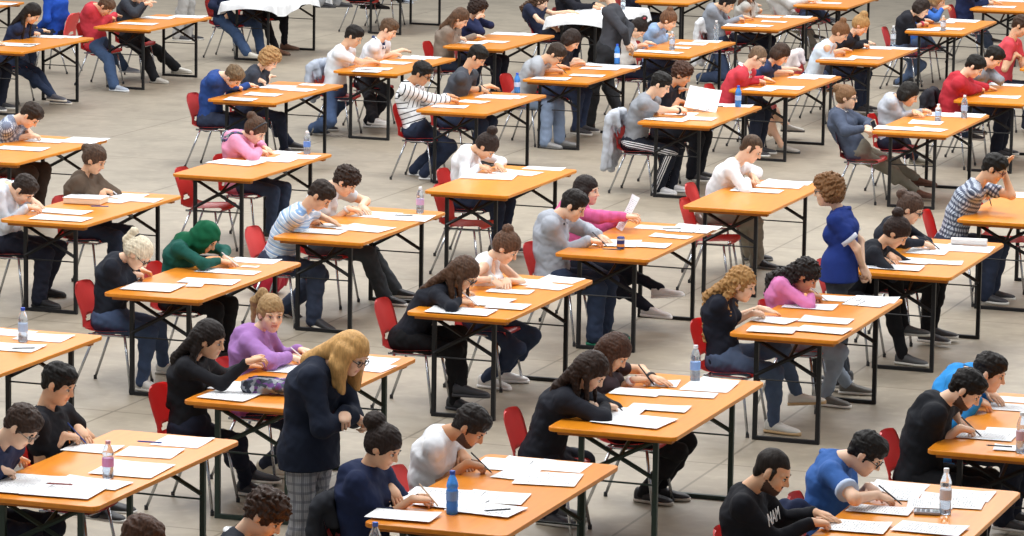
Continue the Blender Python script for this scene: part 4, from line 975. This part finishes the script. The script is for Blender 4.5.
# ------------------------------------------------------------------ things on the tables
# (table, centre px, width px along the short side, depth in m along the long side, turn in degrees)
SHEETS = [
 ('C', 772, 331, 40, .21, 8), ('C', 774, 321, 36, .21, -14), ('C', 810, 307, 46, .21, 4), ('C', 826, 321, 44, .21, 3), ('C', 823, 331, 44, .21, -4), ('C', 838, 299, 34, .21, 6), ('C', 866, 304, 36, .21, -6), ('C', 876, 299, 40, .24, 5),
 ('B', 461, 312, 56, .24, 3), ('B', 484, 302, 44, .3, -8), ('B', 508, 307, 34, .22, 4), ('B', 510, 292, 40, .15, 3), ('B', 532, 283, 34, .24, 5), ('B', 549, 287, 34, .22, -8), ('B', 565, 278, 36, .24, -4),
 ('A', 617, 244, 38, .3, 10), ('A', 652, 246, 30, .21, 4), ('A', 656, 228, 36, .18, 5), ('A', 671, 237, 36, .15, -3), ('A', 689, 231, 38, .18, 4), ('A', 702, 227, 40, .2, 3),
 ('D', 634, 422, 62, .3, -7), ('D', 626, 413, 28, .21, 4), ('D', 659, 409, 52, .17, 5), ('D', 637, 393, 44, .2, 3), ('D', 687, 395, 52, .16, 8), ('D', 709, 387, 44, .3, 4), ('D', 717, 381, 36, .24, -8), ('D', 662, 384, 30, .2, 12),
 ('E', 153, 288, 46, .3, 5), ('E', 209, 282, 50, .2, 6), ('E', 228, 272, 58, .17, 4), ('E', 257, 260, 44, .2, 3), ('E', 195, 286, 14, .12, 20), ('E', 250, 267, 16, .06, 4),
 ('F', 319, 232, 44, .2, 3), ('F', 340, 227, 40, .18, -5), ('F', 366, 229, 42, .28, -8), ('F', 377, 215, 38, .3, 5), ('F', 408, 218, 42, .3, 6),
 ('t14', 489, 177, 48, .3, 12), ('t14', 517, 173, 40, .26, -6), ('t14', 546, 168, 36, .18, 3),
 ('S', 450, 107, 30, .2, 8), ('S', 473, 102, 26, .2, -12), ('S', 497, 97, 34, .3, 5), ('S', 510, 97, 26, .21, -4),
 ('Q', 236, 163, 44, .28, -10), ('Q', 272, 160, 40, .24, 5), ('Q', 298, 157, 36, .22, 4), ('Q', 284, 153, 26, .2, -8),
 ('t8', 263, 95, 30, .22, 3), ('t8', 275, 87, 34, .3, 6), ('t8', 240, 100, 26, .21, 5), ('t8', 298, 90, 28, .24, -4), ('t8', 312, 85, 22, .15, 5),
 ('t6', 374, 69, 30, .2, 5), ('t6', 394, 63, 28, .24, -4), ('t6', 414, 58, 28, .3, 4), ('t6', 434, 55, 28, .24, 3), ('t6', 362, 73, 24, .18, 6),
 ('t5', 470, 43, 28, .24, 4), ('t5', 494, 42, 24, .2, -6), ('t5', 508, 34, 28, .28, 5), ('t5', 526, 33, 26, .24, -3),
 ('O', 551, 79, 32, .22, 3), ('O', 587, 76, 30, .18, 3), ('O', 600, 69, 34, .18, 6), ('O', 604, 64, 30, .22, -6), ('O', 628, 65, 30, .28, 3),
 ('t17', 667, 120, 36, .22, -6), ('t17', 680, 114, 30, .22, 7), ('t17', 699, 119, 28, .24, 4), ('t17', 720, 104, 28, .24, -5), ('t17', 743, 104, 26, .2, 6),
 ('t20', 654, 52, 32, .2, 3), ('t20', 668, 53, 24, .2, -6), ('t20', 692, 44, 26, .26, 4), ('t20', 709, 41, 24, .22, 3), ('t20', 680, 48, 18, .18, 8),
 ('N', 741, 26, 28, .24, 4), ('N', 757, 26, 26, .21, -5), ('N', 767, 17, 24, .24, 4), ('N', 801, 16, 24, .26, 3), ('N', 774, 22, 22, .15, 6),
 ('t24', 783, 88, 34, .26, 4), ('t24', 760, 90, 26, .2, -6), ('t24', 818, 76, 30, .28, 4), ('t24', 804, 78, 26, .2, -6),
 ('t25', 838, 59, 30, .2, 4), ('t25', 866, 58, 28, .22, 4), ('t25', 878, 48, 28, .28, 4), ('t25', 903, 48, 26, .22, -4),
 ('M', 924, 30, 28, .24, 5), ('M', 948, 29, 26, .22, -5), ('M', 940, 22, 24, .24, 4), ('M', 965, 20, 28, .34, 4),
 ('t27', 999, 7, 28, .24, 4), ('t27', 1012, 1, 28, .24, 4),
 ('t28', 899, 129, 42, .22, 3), ('t28', 928, 130, 30, .21, -8), ('t28', 926, 123, 28, .26, 5), ('t28', 946, 115, 32, .3, 4), ('t28', 973, 113, 28, .3, 3),
 ('t29', 1000, 97, 34, .22, 4), ('t29', 1006, 85, 30, .2, 3),
 ('t30', 1014, 195, 42, .3, 4),
 ('G', 757, 191, 44, .2, 3), ('G', 780, 186, 40, .26, 5), ('G', 795, 181, 36, .2, 3), ('G', 783, 181, 30, .2, -6),
 ('H', 893, 268, 50, .22, 3), ('H', 908, 261, 42, .24, -5), ('H', 938, 263, 42, .16, 9), ('H', 928, 252, 34, .24, 4), ('H', 944, 247, 30, .22, -6), ('H', 969, 249, 42, .3, 6),
 ('t36', 232, 396, 44, .3, -4), ('t36', 238, 387, 44, .24, 8), ('t36', 270, 382, 34, .22, -6), ('t36', 296, 370, 42, .24, 5), ('t36', 376, 361, 36, .22, 3), ('t36', 380, 369, 34, .22, -5),
 ('J', 66, 491, 62, .34, 6), ('J', 92, 484, 62, .2, -3), ('J', 17, 489, 52, .26, 5), ('J', 36, 480, 50, .16, 4), ('J', 132, 470, 58, .34, 4), ('J', 150, 453, 52, .24, 8), ('J', 92, 449, 48, .2, 4), ('J', 187, 440, 46, .26, 4),
 ('I', 398, 517, 58, .2, 4), ('I', 432, 497, 64, .34, 6), ('I', 450, 504, 56, .26, -6), ('I', 497, 499, 52, .26, 10), ('I', 486, 511, 60, .24, -6), ('I', 503, 465, 46, .28, 6), ('I', 527, 463, 44, .3, 4), ('I', 568, 463, 46, .24, 3), ('I', 548, 480, 56, .3, 12), ('I', 520, 476, 42, .22, -5),
 ('t39', 986, 436, 50, .24, 3), ('t39', 1008, 433, 40, .22, 8), ('t39', 1013, 408, 44, .2, 3), ('t39', 1014, 400, 42, .16, 3), ('t39', 1008, 449, 24, .14, 10),
 ('K', 893, 493, 52, .34, 5), ('K', 902, 485, 50, .22, 3), ('K', 880, 511, 56, .17, 3), ('K', 952, 502, 58, .3, 8), ('K', 968, 496, 44, .24, 3), ('K', 856, 528, 56, .24, 4), ('K', 930, 530, 60, .22, -2), ('K', 930, 505, 40, .2, 14),
 ('t11', 61, 219, 50, .22, 4), ('t11', 62, 212, 50, .2, -3), ('t11', 124, 196, 38, .24, 4), ('t11', 139, 200, 38, .2, 3), ('t11', 110, 201, 34, .18, -8),
 ('t10', 22, 149, 46, .22, 4), ('t10', 47, 141, 34, .24, 3), ('t10', 80, 142, 32, .18, 6), ('t10', 93, 138, 36, .18, 4),
 ('tB', 17, 45, 34, .28, 4), ('tB', 50, 37, 30, .24, 4), ('tB', 74, 35, 28, .2, 3),
 ('tC', 138, 24, 34, .22, 4), ('tC', 158, 18, 28, .24, 4), ('tC', 192, 16, 30, .28, 5),
 ('t35', 10, 333, 42, .2, 3), ('t35', 44, 338, 46, .24, 4), ('t35', 14, 348, 48, .24, 4), ('t23', 826, 3, 26, .2, 3), ('tA', 6, 4, 28, .24, 4),
]
SHEETS = [(t, a, b, w*1.08, d*1.12, r) for t, a, b, w, d, r in SHEETS]
rnd = random.Random(3)
PM = [paper_mat('text'), paper_mat('blank')]
def sheet(name, w, d, mat, thick=.0003, curl=.003):
    bm = bmesh.new(); nx, ny = 7, 5; g = []; a, b, c = rnd.uniform(0, 6), rnd.uniform(0, 6), rnd.choice((-1, 1))
    for i in range(nx+1):
        r = []
        for j in range(ny+1):
            u, v = i/nx, j/ny; cr = max(0, (u if c > 0 else 1-u)-.7)*max(0, v-.4)
            r.append(bm.verts.new(((u-.5)*w, (v-.5)*d, .0008+curl*.25*(1+math.sin(3*u+a)*math.cos(2.5*v+b))*.5+cr*curl*12)))
        g.append(r)
    for i in range(nx):
        for j in range(ny): bm.faces.new((g[i][j], g[i+1][j], g[i+1][j+1], g[i][j+1]))
    ex = bmesh.ops.extrude_face_region(bm, geom=bm.faces[:])
    for v in ex['geom']:
        if isinstance(v, bmesh.types.BMVert): v.co.z += thick
    bmesh.ops.recalc_face_normals(bm, faces=bm.faces[:])
    return bm_obj(name, bm, mat)
def tscale(t):     # px per metre along the short side of this table
    x, y = TB[t]; d = A3(x+.38, y+.9, TH)-CO; return F_/(d@CF)*.94
byt = {}
for s in SHEETS: byt.setdefault(s[0], []).append(s)
for t, L in byt.items():
    L = sorted(L, key=lambda s: on_z((s[1], s[2]), TH)[1]); w = who(t)
    c = w[0]['c'] if w else {'t35': 'blue capped bottle', 'tA': 'top left corner'}[t]
    tx, ty = TB[t]
    for i, (_, px, py, wp, dep, rz) in enumerate(L):
        q = on_z((px, py), TH); o = sheet('exam_paper', min(.46, wp/tscale(t)), dep, PM[0 if rnd.random() < .7 else 1])
        W2 = min(.46, wp/tscale(t))/2
        x = min(max(q[0], tx+W2-.03), tx+TW-W2+.03); y = min(max(q[1], ty+dep/2-.02), ty+TL-dep/2+.02)
        o.location = (x, y, TH+.0004+.0012*(len(L)-i)); o.rotation_euler = (0, 0, math.radians(rz*.8))
        tag(o, 'white exam sheet, %s from near end, table of %s' % (ORD[i], c), 'paper', 'exam papers on the tables')
# sheets held upright
def held(px, y, rotm, label, w=.21, d=.297):
    o = sheet('exam_paper', w, d, PM[0], curl=.006); o.location = tuple(on_y(px, y)); o.rotation_euler = rotm; return tag(o, label, 'paper', 'exam papers held in hands')
held((628, 213), TB['A'][1]+1.36, (math.radians(0), math.radians(-62), .55), 'white sheet held up by person in pink striped jacket', .3, .21)
held((703, 99), TB['t17'][1]+1.2, (math.radians(52), math.radians(8), .12), 'open white booklet held up by person in black tee, hand at mouth', .33, .26)
# ------------------------------------------------------------------ bottles, pens, cases
def bottle(px, t, label, body, cap, h=.22, lab=None, r=.032, z=TH, pos=None):
    root = empty('water_bottle', tuple(on_z(px, z)) if pos is None else pos); s = h/.22
    bm = bmesh.new(); lathe(bm, [(r*.55, .002), (r*.92, .0), (r, .012*s), (r*.95, .03*s), (r, .045*s), (r*.95, .06*s), (r, .075*s), (r, .12*s), (r*.86, .13*s), (r, .14*s), (r*.97, .155*s), (r*.62, .185*s), (r*.38, .198*s), (r*.38, .206*s)], 20)
    bm_obj('bottle_body', bm, pet(body), root, True)
    bm = bmesh.new(); lathe(bm, [(r*.42, .2*s), (r*.46, .201*s), (r*.46, .219*s), (r*.42, .22*s)], 16); bm_obj('bottle_cap', bm, plain('cap_plastic', cap, .4), root, False)
    bm = bmesh.new(); lathe(bm, [(r*.8, .004), (r*.9, .006), (r*.9, .11*s), (r*.8, .112*s)], 16); bm_obj('water', bm, pet('e6eef6' if body != '5aa6f6' else '5aa6f6', .9), root, True)
    if lab:
        bm = bmesh.new(); lathe(bm, [(r*1.01, .07*s), (r*1.03, .071*s), (r*1.03, .118*s), (r*1.01, .119*s)], 20); bm_obj('bottle_label', bm, plain('label_print', lab, .5), root)
    return tag(root, label, 'bottle', 'water bottles on the tables')
CLR, BLU = 'e4ecf4', '5aa6f6'
for a in (((452, 514), 'I', 'blue water bottle in front of person in navy velvet hoodie', BLU, '2850b8', .235, '6a94cc'),
          ((945, 514), 'K', 'clear water bottle with white cap beside person in blue polo', CLR, 'e8ecef', .25, 'c9c4c6'),
          ((108, 478), 'J', 'clear water bottle with pink label on bottom left table', CLR, 'd8a0a8', .21, 'd488b4'),
          ((695, 381), 'D', 'clear bottle with blue label beside exam sheets, table of black jacket', CLR, 'e4e8ee', .23, '7fa4dc'),
          ((23, 342), 't35', 'clear bottle with blue cap on table at left edge', CLR, '2c50b8', .23, 'a8bedc'),
          ((420, 213), 'F', 'clear bottle with pink and blue label at far end, blue striped table', CLR, 'eef0f2', .215, 'c8a4cc'),
          ((307, 154), 'Q', 'clear bottle with blue label beside papers of person in pink hoodie', CLR, 'eef0f2', .21, '5d86d0'),
          ((617, 64), 'O', 'blue bottle with white label in front of walking person', BLU, '2c5ad0', .225, 'dfe6f4'),
          ((517, 93), 'S', 'blue bottle beside dark grey t-shirt person', BLU, '2c5ad0', .21, 'b8c8e8'),
          ((738, 107), 't17', 'blue bottle at far end of table of striped track trousers', BLU, '2c5ad0', .22, '9cc0ec'),
          ((672, 50), 't20', 'clear bottle between papers of light denim shirt person', CLR, 'dfe4ea', .215, 'b8cbe4'),
          ((716, 40), 't20', 'clear bottle at far end beside person in grey shirt', CLR, 'eef0f2', .235, None),
          ((893, 45), 't25', 'clear bottle in front of black jacket, blond bun person', CLR, 'eef0f2', .23, 'd5dce6'),
          ((938, 121), 't28', 'small clear bottle with pale label before pale grey sweater person', CLR, 'eef0f2', .17, 'a8c4e8'),
          ((964, 118), 't28', 'tall clear bottle near far end, table of pale grey sweater', CLR, 'eef0f2', .23, '9fb8dc'),
          ((1021, 453), 't39', 'clear bottle at right edge on table of black hoodie', CLR, 'eef0f2', .24, 'd0a8b0'),
          ((943, 31), 'M', 'clear bottle beside arm of black sweater, pink sleeves person', CLR, 'eef0f2', .19, 'd0dcec'),
          ((623, 10), 't18', 'clear bottle on white cloth table behind walking person', CLR, 'eef0f2', .2, None)):
    bottle(*a)
bottle(None, 't46', 'clear bottle with blue cap cut by bottom edge of view', CLR, '3a6ad0', .24, 'c8d8ee', pos=(-6.82, 17.37, TH))
# small printed can
root = empty('drink_can', tuple(on_z((620.6, 249), TH))); bm = bmesh.new(); lathe(bm, [(.024, 0), (.031, .008), (.031, .088), (.026, .096), (.025, .094)], 18); bm_obj('can_body', bm, plain('can_print', '2c3f88', .35, .3), root)
bm = bmesh.new(); lathe(bm, [(.0315, .02), (.032, .021), (.032, .04), (.0315, .041)], 18); bm_obj('can_band', bm, plain('can_band', 'd8a060', .4), root)
bm = bmesh.new(); lathe(bm, [(.0315, .07), (.032, .071), (.032, .082), (.0315, .083)], 18); bm_obj('can_stripe', bm, plain('can_stripe', 'c8cede', .4), root)
tag(root, 'small blue printed can on papers of person in grey hoodie', 'can')
# pens in writing hands and lying on the tables
def pen(a, b, h, label, group='pens'):
    a, b = Vector(a), Vector(b); bm = bmesh.new(); d = b-a
    tube(bm, [a, a+d*.06, a+d*.1, b-d*.02, b], .0045, 8); o = bm_obj('pen', bm, plain('pen_plastic', h, .35))
    me = o.data; c = (a+b)/2
    for v in me.vertices: v.co -= c
    o.location = c; bm = bmesh.new(); tube(bm, [a-c, a-c-d.normalized()*.012], .0045, 8, r_end=.001); bm_obj('pen_tip', bm, plain('pen_tip', '8a8c90', .3, .7), o)
    return tag(o, label, 'pen', group)
for c, n, h in (('blue polo, glasses', 'r', '1a1c24'), ('green headscarf', 'r', 'e6e8ea'), ('black jacket, long hair', 'r', '1c1e26'), ('bracelets and brown hair', 'r', '20222c'), ('navy hoodie', 'r', 'e8cdb0'),
                ('pink top, black curls', 'r', 'e8e8ec'), ('black top, black trousers', 'r', 'e0e4ea'), ('brown leather jacket', 'r', 'dfe4ee'), ('black hoodie, beard', 'r', '22242c'), ('black printed tee', 'r', '2c4890'), ('white tee, beard', 'r', '26282e'),
                ('black sweater, glasses', 'r', '1e2026'), ('grey hoodie, dark hair', 'r', '25272d'), ('black top, dark bun', 'r', '2a2c34'), ('blue striped t-shirt', 'r', '25304a'), ('purple hoodie', 'r', 'f0f0f0'), ('dark grey t-shirt', 'r', '22242c'), ('grey t-shirt, glasses', 'r', '22242c'), ('checked shirt', 'r', '24262e')):
    p, J, ob = JO[c]; g = J['wr'+n]+J['hd'+n]*.115+A3(0, .012, -.005)+p['loc']
    g[2] = max(g[2], TH+.03); tip = A3(g[0]+.02, g[1]+.0, TH+.012); top = g+(g-tip)/np.linalg.norm(g-tip)*.11+A3(-.02, -.01, 0)
    pen(tip, top, h, 'pen in writing hand of person in %s' % c)
for (px, t, ang, h, lb) in (((498, 511), 'I', 40, '15161a', 'black pen lying on sheets at navy hoodie table'), ((60, 485), 'J', 10, '8a3a30', 'red and black pen lying on bottom left table'), ((150, 443), 'J', 5, '23409a', 'blue pen lying across sheet of black printed tee'),
                            ((672, 229), 'A', 20, '3a2c20', 'dark pen lying mid table of grey hoodie'), ((612, 250), 'A', 10, '33343a', 'dark pen at near edge, table of grey hoodie'), ((24, 349), 't35', 30, '2a2c34', 'dark pen lying on sheet at left edge table'),
                            ((404, 216), 'F', 15, '1c1e24', 'black pen at far end of blue striped table'), ((1000, 447), 't39', 5, '1c1e24', 'black pen beside sheets of black hoodie'), ((100, 207), 't11', 20, '3a5aa0', 'blue pen beside open booklet of white shirt'), ((30, 45), 'tB', 15, '22242c', 'black pen on sheet, back left table'), ((716, 107), 't17', 30, '202228', 'black pen on table of striped track trousers')):
    q = on_z(px, TH+.02); d = A3(math.cos(math.radians(ang)), math.sin(math.radians(ang)), 0)*.07
    q[2] = TH+.026; pen(q-d, q+d, h, lb)
# eyeglasses lying open on tables
for px, lb in (((858, 305), 'eyeglasses lying on pink top person\'s papers'), ((694, 233), 'eyeglasses lying at far end, pink striped jacket table'), ((705, 112), 'eyeglasses lying on sheets at striped track trousers table')):
    root = empty('eyeglasses', tuple(on_z(px, TH)+A3(0, 0, .02)), 1.2)
    bm = bmesh.new()
    tube(bm, [(0, -.012, .012), (0, .012, .012)], .002, 5); bm_obj('bridge', bm, plain('frame', '2a2c34', .3), root)
    for s in (-1, 1):
        bm = bmesh.new(); tube(bm, [(0, s*.034+.02*math.cos(a), .012+.016*math.sin(a)) for a in [2*math.pi*k/12 for k in range(12)]], .0015, 5, closed=True); bm_obj('rim', bm, plain('frame', '2a2c34', .3), root)
        bm = bmesh.new(); tube(bm, [(0, s*.06, .018), (-.08, s*.06, .0), (-.12, s*.058, -.006)], .0022, 5); bm_obj('temple', bm, plain('frame', '2a2c34', .3), root)
    tag(root, lb, 'glasses', 'eyeglasses on tables')
# soft pencil case with printed cloth
f = Field((-.2, -.14, -.02), (.2, .14, .13), .006)
f.cap((-.12, -.02, .04), (.1, .01, .045), .048, .05, k=.02, lat=(0, 1, 0), ls=1.35); f.cap((-.09, .03, .06), (.05, .05, .06), .035, .03, k=.03); f.noise(.006, 45, 1.); f.cut((0, 0, 0), (0, 0, -1), .004)
V, Q = f.mesh(); o = link(bpy.data.objects.new('pencil_case', mesh_from('pencil_case', V, Q, [cloth('9aa0a8', 'floral')]))); o.location = tuple(on_z((268, 394), TH)+A3(0, 0, .004))
bm = bmesh.new(); tube(bm, [(-.13, .0, .088), (-.06, .01, .1), (.04, .02, .1), (.1, .02, .088)], .005, 6); bm_obj('zip', bm, plain('zip', '22242a', .5), o)
tag(o, 'patterned grey cloth pencil case on table between black top and purple hoodie', 'pencil case')
# rolled paper, booklet, parcel of tissues
bm = bmesh.new(); rg = []
for x, r in ((-.14, .018), (-.14, .026), (.14, .028), (.14, .018), (.06, .017), (-.06, .017)):
    rg.append([bm.verts.new((x, r*math.cos(k*math.pi/9)*1.15, .03+r*math.sin(k*math.pi/9))) for k in range(18)])
for A_, B_ in zip(rg, rg[1:]+rg[:1]):
    for k in range(18): bm.faces.new((A_[k], A_[(k+1) % 18], B_[(k+1) % 18], B_[k]))
bmesh.ops.recalc_face_normals(bm, faces=bm.faces[:])
o = bm_obj('rolled_paper', bm, plain('roll_paper', 'e4dedb', .8), None, True, 40); o.location = tuple(on_z((969, 246), TH)+A3(0, 0, .006)); o.rotation_euler = (0, 0, .12); tag(o, 'rolled white paper at far end, table of black sweater with glasses', 'paper')
root = empty('exam_booklet', tuple(on_z((86, 203), TH)), .1); bm = bmesh.new(); box(bm, -.16, .16, -.11, .11, .004, .05, .006); bm_obj('pages', bm, plain('pages', 'e8d8c0', .8), root); bm = bmesh.new(); box(bm, -.165, .165, -.115, .115, .05, .055, .002); bm_obj('cover', bm, PM[1], root)
tag(root, 'thick pale booklet lying between white shirt and brown leather jacket', 'booklet')
root = empty('pocket_calculator', tuple(on_z((927, 514), TH)), .2); bm = bmesh.new(); box(bm, -.07, .07, -.04, .04, .004, .02, .005); bm_obj('calculator_case', bm, plain('calc_case', '9a9ca4', .4), root)
bm = bmesh.new(); box(bm, .03, .06, -.03, .03, .02, .022, .0008); bm_obj('display', bm, plain('display', '5c6a6c', .2), root)
for i in range(3):
    for j in range(3): bm = bmesh.new(); box(bm, -.055+.026*i, -.037+.026*i, -.03+.022*j, -.015+.022*j, .02, .023, .001); bm_obj('key', bm, plain('calc_key', '4a4c54', .4), root)
tag(root, 'grey pocket calculator beside clear bottle, table of blue polo', 'calculator')
p, J, ob = JO['charcoal cardigan, khaki trousers']; root = empty('mobile_phone', tuple(p['loc']+(J['wrr']+J['wrl'])/2+A3(.1, 0, .02))); bm = bmesh.new(); box(bm, -.035, .035, -.004, .004, -.065, .065, .003); bm_obj('phone_case', bm, plain('phone', 'b8a890', .3), root); bm = bmesh.new(); box(bm, -.03, .03, -.0052, -.004, -.055, .055); bm_obj('phone_screen', bm, plain('screen', '2a2c34', .1), root); root.rotation_euler = (0, -.5, -.6)
tag(root, 'phone held by person in charcoal cardigan', 'phone')
# ------------------------------------------------------------------ empty chairs, garments over chairs, bags
chair(TB['Q'][0]+.16, TB['Q'][1]+.42, .04, 'empty red plastic chair at near seat, pink hoodie table')
chair(TB['t14'][0]+.24, TB['t14'][1]+.42, -.03, 'empty red plastic chair at near seat, white shirt table')
chair(TB['G'][0]+.14, TB['G'][1]+.45, .05, 'empty red plastic chair at near seat, white pullover table')
chair(TB['t30'][0]+.17, TB['t30'][1]+1.2, .05, 'empty red plastic chair pushed under far part of checked shirt table')
f = Field((-.2, -.16, -.12), (.2, .16, .14), .006); f.cap((-.06, 0, 0), (.07, 0, -.02), .075, .065, k=.03); f.cap((.02, -.03, .04), (.1, 0, -.02), .05, k=.03); f.noise(.006, 26, 2.)
V, Q = f.mesh(); o = link(bpy.data.objects.new('cloth_bag', mesh_from('cloth_bag', V, Q, [cloth('232b46')]))); o.location = tuple(on_y((796, 514), TB['K'][1]+1.12))
bm = bmesh.new(); tube(bm, [(.0, -.085, .035), (.05, -.088, -.005), (.085, -.075, -.04)], .009, 6); bm_obj('piping', bm, plain('piping', 'd0402e', .5), o, True); tag(o, 'navy cloth bag with red piping in lap of person in blue polo', 'bag')
def drape(name, cx, cy, h, label, w=.36, drop_out=.55, drop_in=.12, z0=.775, seed=0):
    """a garment hung over a chair back: out on the rear side, a little on the front"""
    f = Field((-.2, -.32, -.75), (.2, .32, .12), .008)
    f.cap((0, -w/2, .0), (0, w/2, .0), .034, k=.02)
    for s in (-1, -.33, .33, 1):
        dr = drop_out*(1-.12*abs(s+.3*math.sin(seed))); f.cap((-.01, s*w*.4, 0), (-.045-.01*s, s*w*.45, -dr), .035, .04, k=.06)
    f.cap((.02, -w*.35, 0), (.05, -w*.35, -drop_in), .03, k=.04); f.cap((.02, w*.35, 0), (.05, w*.35, -drop_in), .03, k=.04)
    f.cap((-.03, -w*.55, -.03), (-.06, -w*.6, -drop_out*.95), .04, .035, k=.02); f.cap((-.03, w*.55, -.03), (-.05, w*.58, -drop_out*.8), .04, .035, k=.02)
    f.noise(.005, 22, 1.+seed); f.noise(.002, 50, seed); V, Q = f.mesh(); o = link(bpy.data.objects.new(name, mesh_from(name, V, Q, [cloth(h)]))); o.location = (cx, cy, z0)
    bm = bmesh.new(); tube(bm, [(.0, -.1, .03), (-.06, -.08, -.02), (-.085, 0, -.05), (-.06, .08, -.02), (0, .1, .03)], .03, 8); bm_obj('collar', bm, cloth(h), o, True)
    return tag(o, label, 'jacket', 'garments hung over chair backs')
def over(t, s, h, lb, **k):
    q = [p for p in PPL if p['t'] == t and p['s'] == s][0]; drape('hung_jacket', TB[t][0]+q.get('hx', -.13)+.05-.25, TB[t][1]+s, h, lb, **k)
over('t17', .42, 'b4b9c2', 'light grey hooded jacket hung over chair of striped track trousers person', seed=1)
over('t6', .42, 'a9b1bf', 'pale blue grey hoodie hung over chair of white t-shirt person', drop_out=.4, seed=2)
over('I', .42, '2a2c32', 'dark jacket hung over chair of person in navy velvet hoodie', seed=3)
over('N', .42, 'd8dade', 'white jacket hung over chair of person in grey shirt', seed=4)
over('t25', .42, 'e2d4d2', 'pale pink jacket hung over chair of pale blue sleeveless top person', drop_out=.35, seed=5)
over('t29', .42, '26262c', 'black jacket hung over chair of person in red hooded top', drop_out=.4, seed=6)
# red backpack against the chair of the blue striped t-shirt
f = Field((-.25, -.2, -.03), (.25, .2, .5), .008); f.cap((0, -.06, .12), (0, .06, .12), .11, k=.05); f.cap((0, -.05, .12), (.02, 0, .36), .12, .085, k=.05, lat=(0, 1, 0), ls=1.2); f.cap((-.1, 0, .1), (-.1, 0, .2), .06, k=.03); f.noise(.005, 30, 2.); f.cut((0, 0, .002), (0, 0, -1), .004)
V, Q = f.mesh(); o = link(bpy.data.objects.new('backpack', mesh_from('backpack', V, Q, [cloth('b02a3c')]))); q = on_z((258, 298), 0); o.location = (q[0], q[1]+.25, .002)
for s in (-1, 1): bm = bmesh.new(); tube(bm, [(.06, s*.06, .42), (.13, s*.07, .34), (.15, s*.08, .2), (.1, s*.08, .06)], .014, 6); bm_obj('strap', bm, cloth('d8606a'), o, True)
tag(o, 'red backpack on floor behind chair of blue striped t-shirt', 'backpack')
# ------------------------------------------------------------------ white table cloths
def tablecloth(t, label):
    x0, y0 = TB[t]; bm = bmesh.new(); per = []; r = .05; n = 0
    for cx, cy, a0 in ((TW-r, TL-r, 0), (r, TL-r, 90), (r, r, 180), (TW-r, r, 270)):
        for k in range(6): a = math.radians(a0+k*18); per.append((cx+r*math.cos(a), cy+r*math.sin(a)))
    den = []
    for i, p in enumerate(per):
        q = per[(i+1) % len(per)]; L = math.dist(p, q); m = max(1, int(L/.05))
        den += [(p[0]+(q[0]-p[0])*k/m, p[1]+(q[1]-p[1])*k/m) for k in range(m)]
    cx, cy = TW/2, TL/2; rings = []
    for lv, (out, z) in enumerate(((-.02, .756), (.004, .755), (.014, .745), (.02, .70), (.028, .64), (.034, .58))):
        ring = []
        for i, p in enumerate(den):
            d = Vector((p[0]-cx, (p[1]-cy)*.4)).normalized(); wv = (.5+.5*math.sin(i*.9+.4*math.sin(i*.31)))*.018*max(0, lv-1)/2
            dz = -.05*math.sin(i*.23+1)*max(0, lv-2)/3
            ring.append(bm.verts.new((p[0]+d.x*(out+wv), p[1]+d.y*(out+wv), z+dz+.02*max(0, lv-2))))
        rings.append(ring)
    k = len(den); bm.faces.new(rings[0])
    for A, B in zip(rings, rings[1:]):
        for i in range(k): bm.faces.new((A[i], B[i], B[(i+1) % k], A[(i+1) % k]))
    bmesh.ops.recalc_face_normals(bm, faces=bm.faces[:])
    o = bm_obj('tablecloth', bm, cloth('eceef1'), None, True); o.location = (x0, y0, 0); tag(o, label, 'tablecloth', 'white tablecloths')
tablecloth('tD', 'white cloth over back left table, in front of blue jeans person'); tablecloth('t18', 'white cloth over table behind walking person in dark grey')
# ------------------------------------------------------------------ light
w = bpy.data.worlds.new('hall_light'); SC.world = w; w.use_nodes = True
w.node_tree.nodes['Background'].inputs[0].default_value = (.95, .97, 1, 1); w.node_tree.nodes['Background'].inputs[1].default_value = .4
for i, (x, y) in enumerate(((-22, 30), (-10, 20), (-10, 34), (-10, 48), (-22, 48), (0, 34))):
    l = bpy.data.lights.new('ceiling_lamp', 'AREA'); l.shape = 'RECTANGLE'; l.size = 7; l.size_y = 7; l.energy = 1350
    o = link(bpy.data.objects.new('ceiling_lamp', l)); o.location = (x, y, 11)
SC.view_settings.view_transform = 'Standard'; SC.view_settings.look = 'None'; SC.view_settings.exposure = 0; SC.view_settings.gamma = 1; SC.view_settings.use_curve_mapping = False
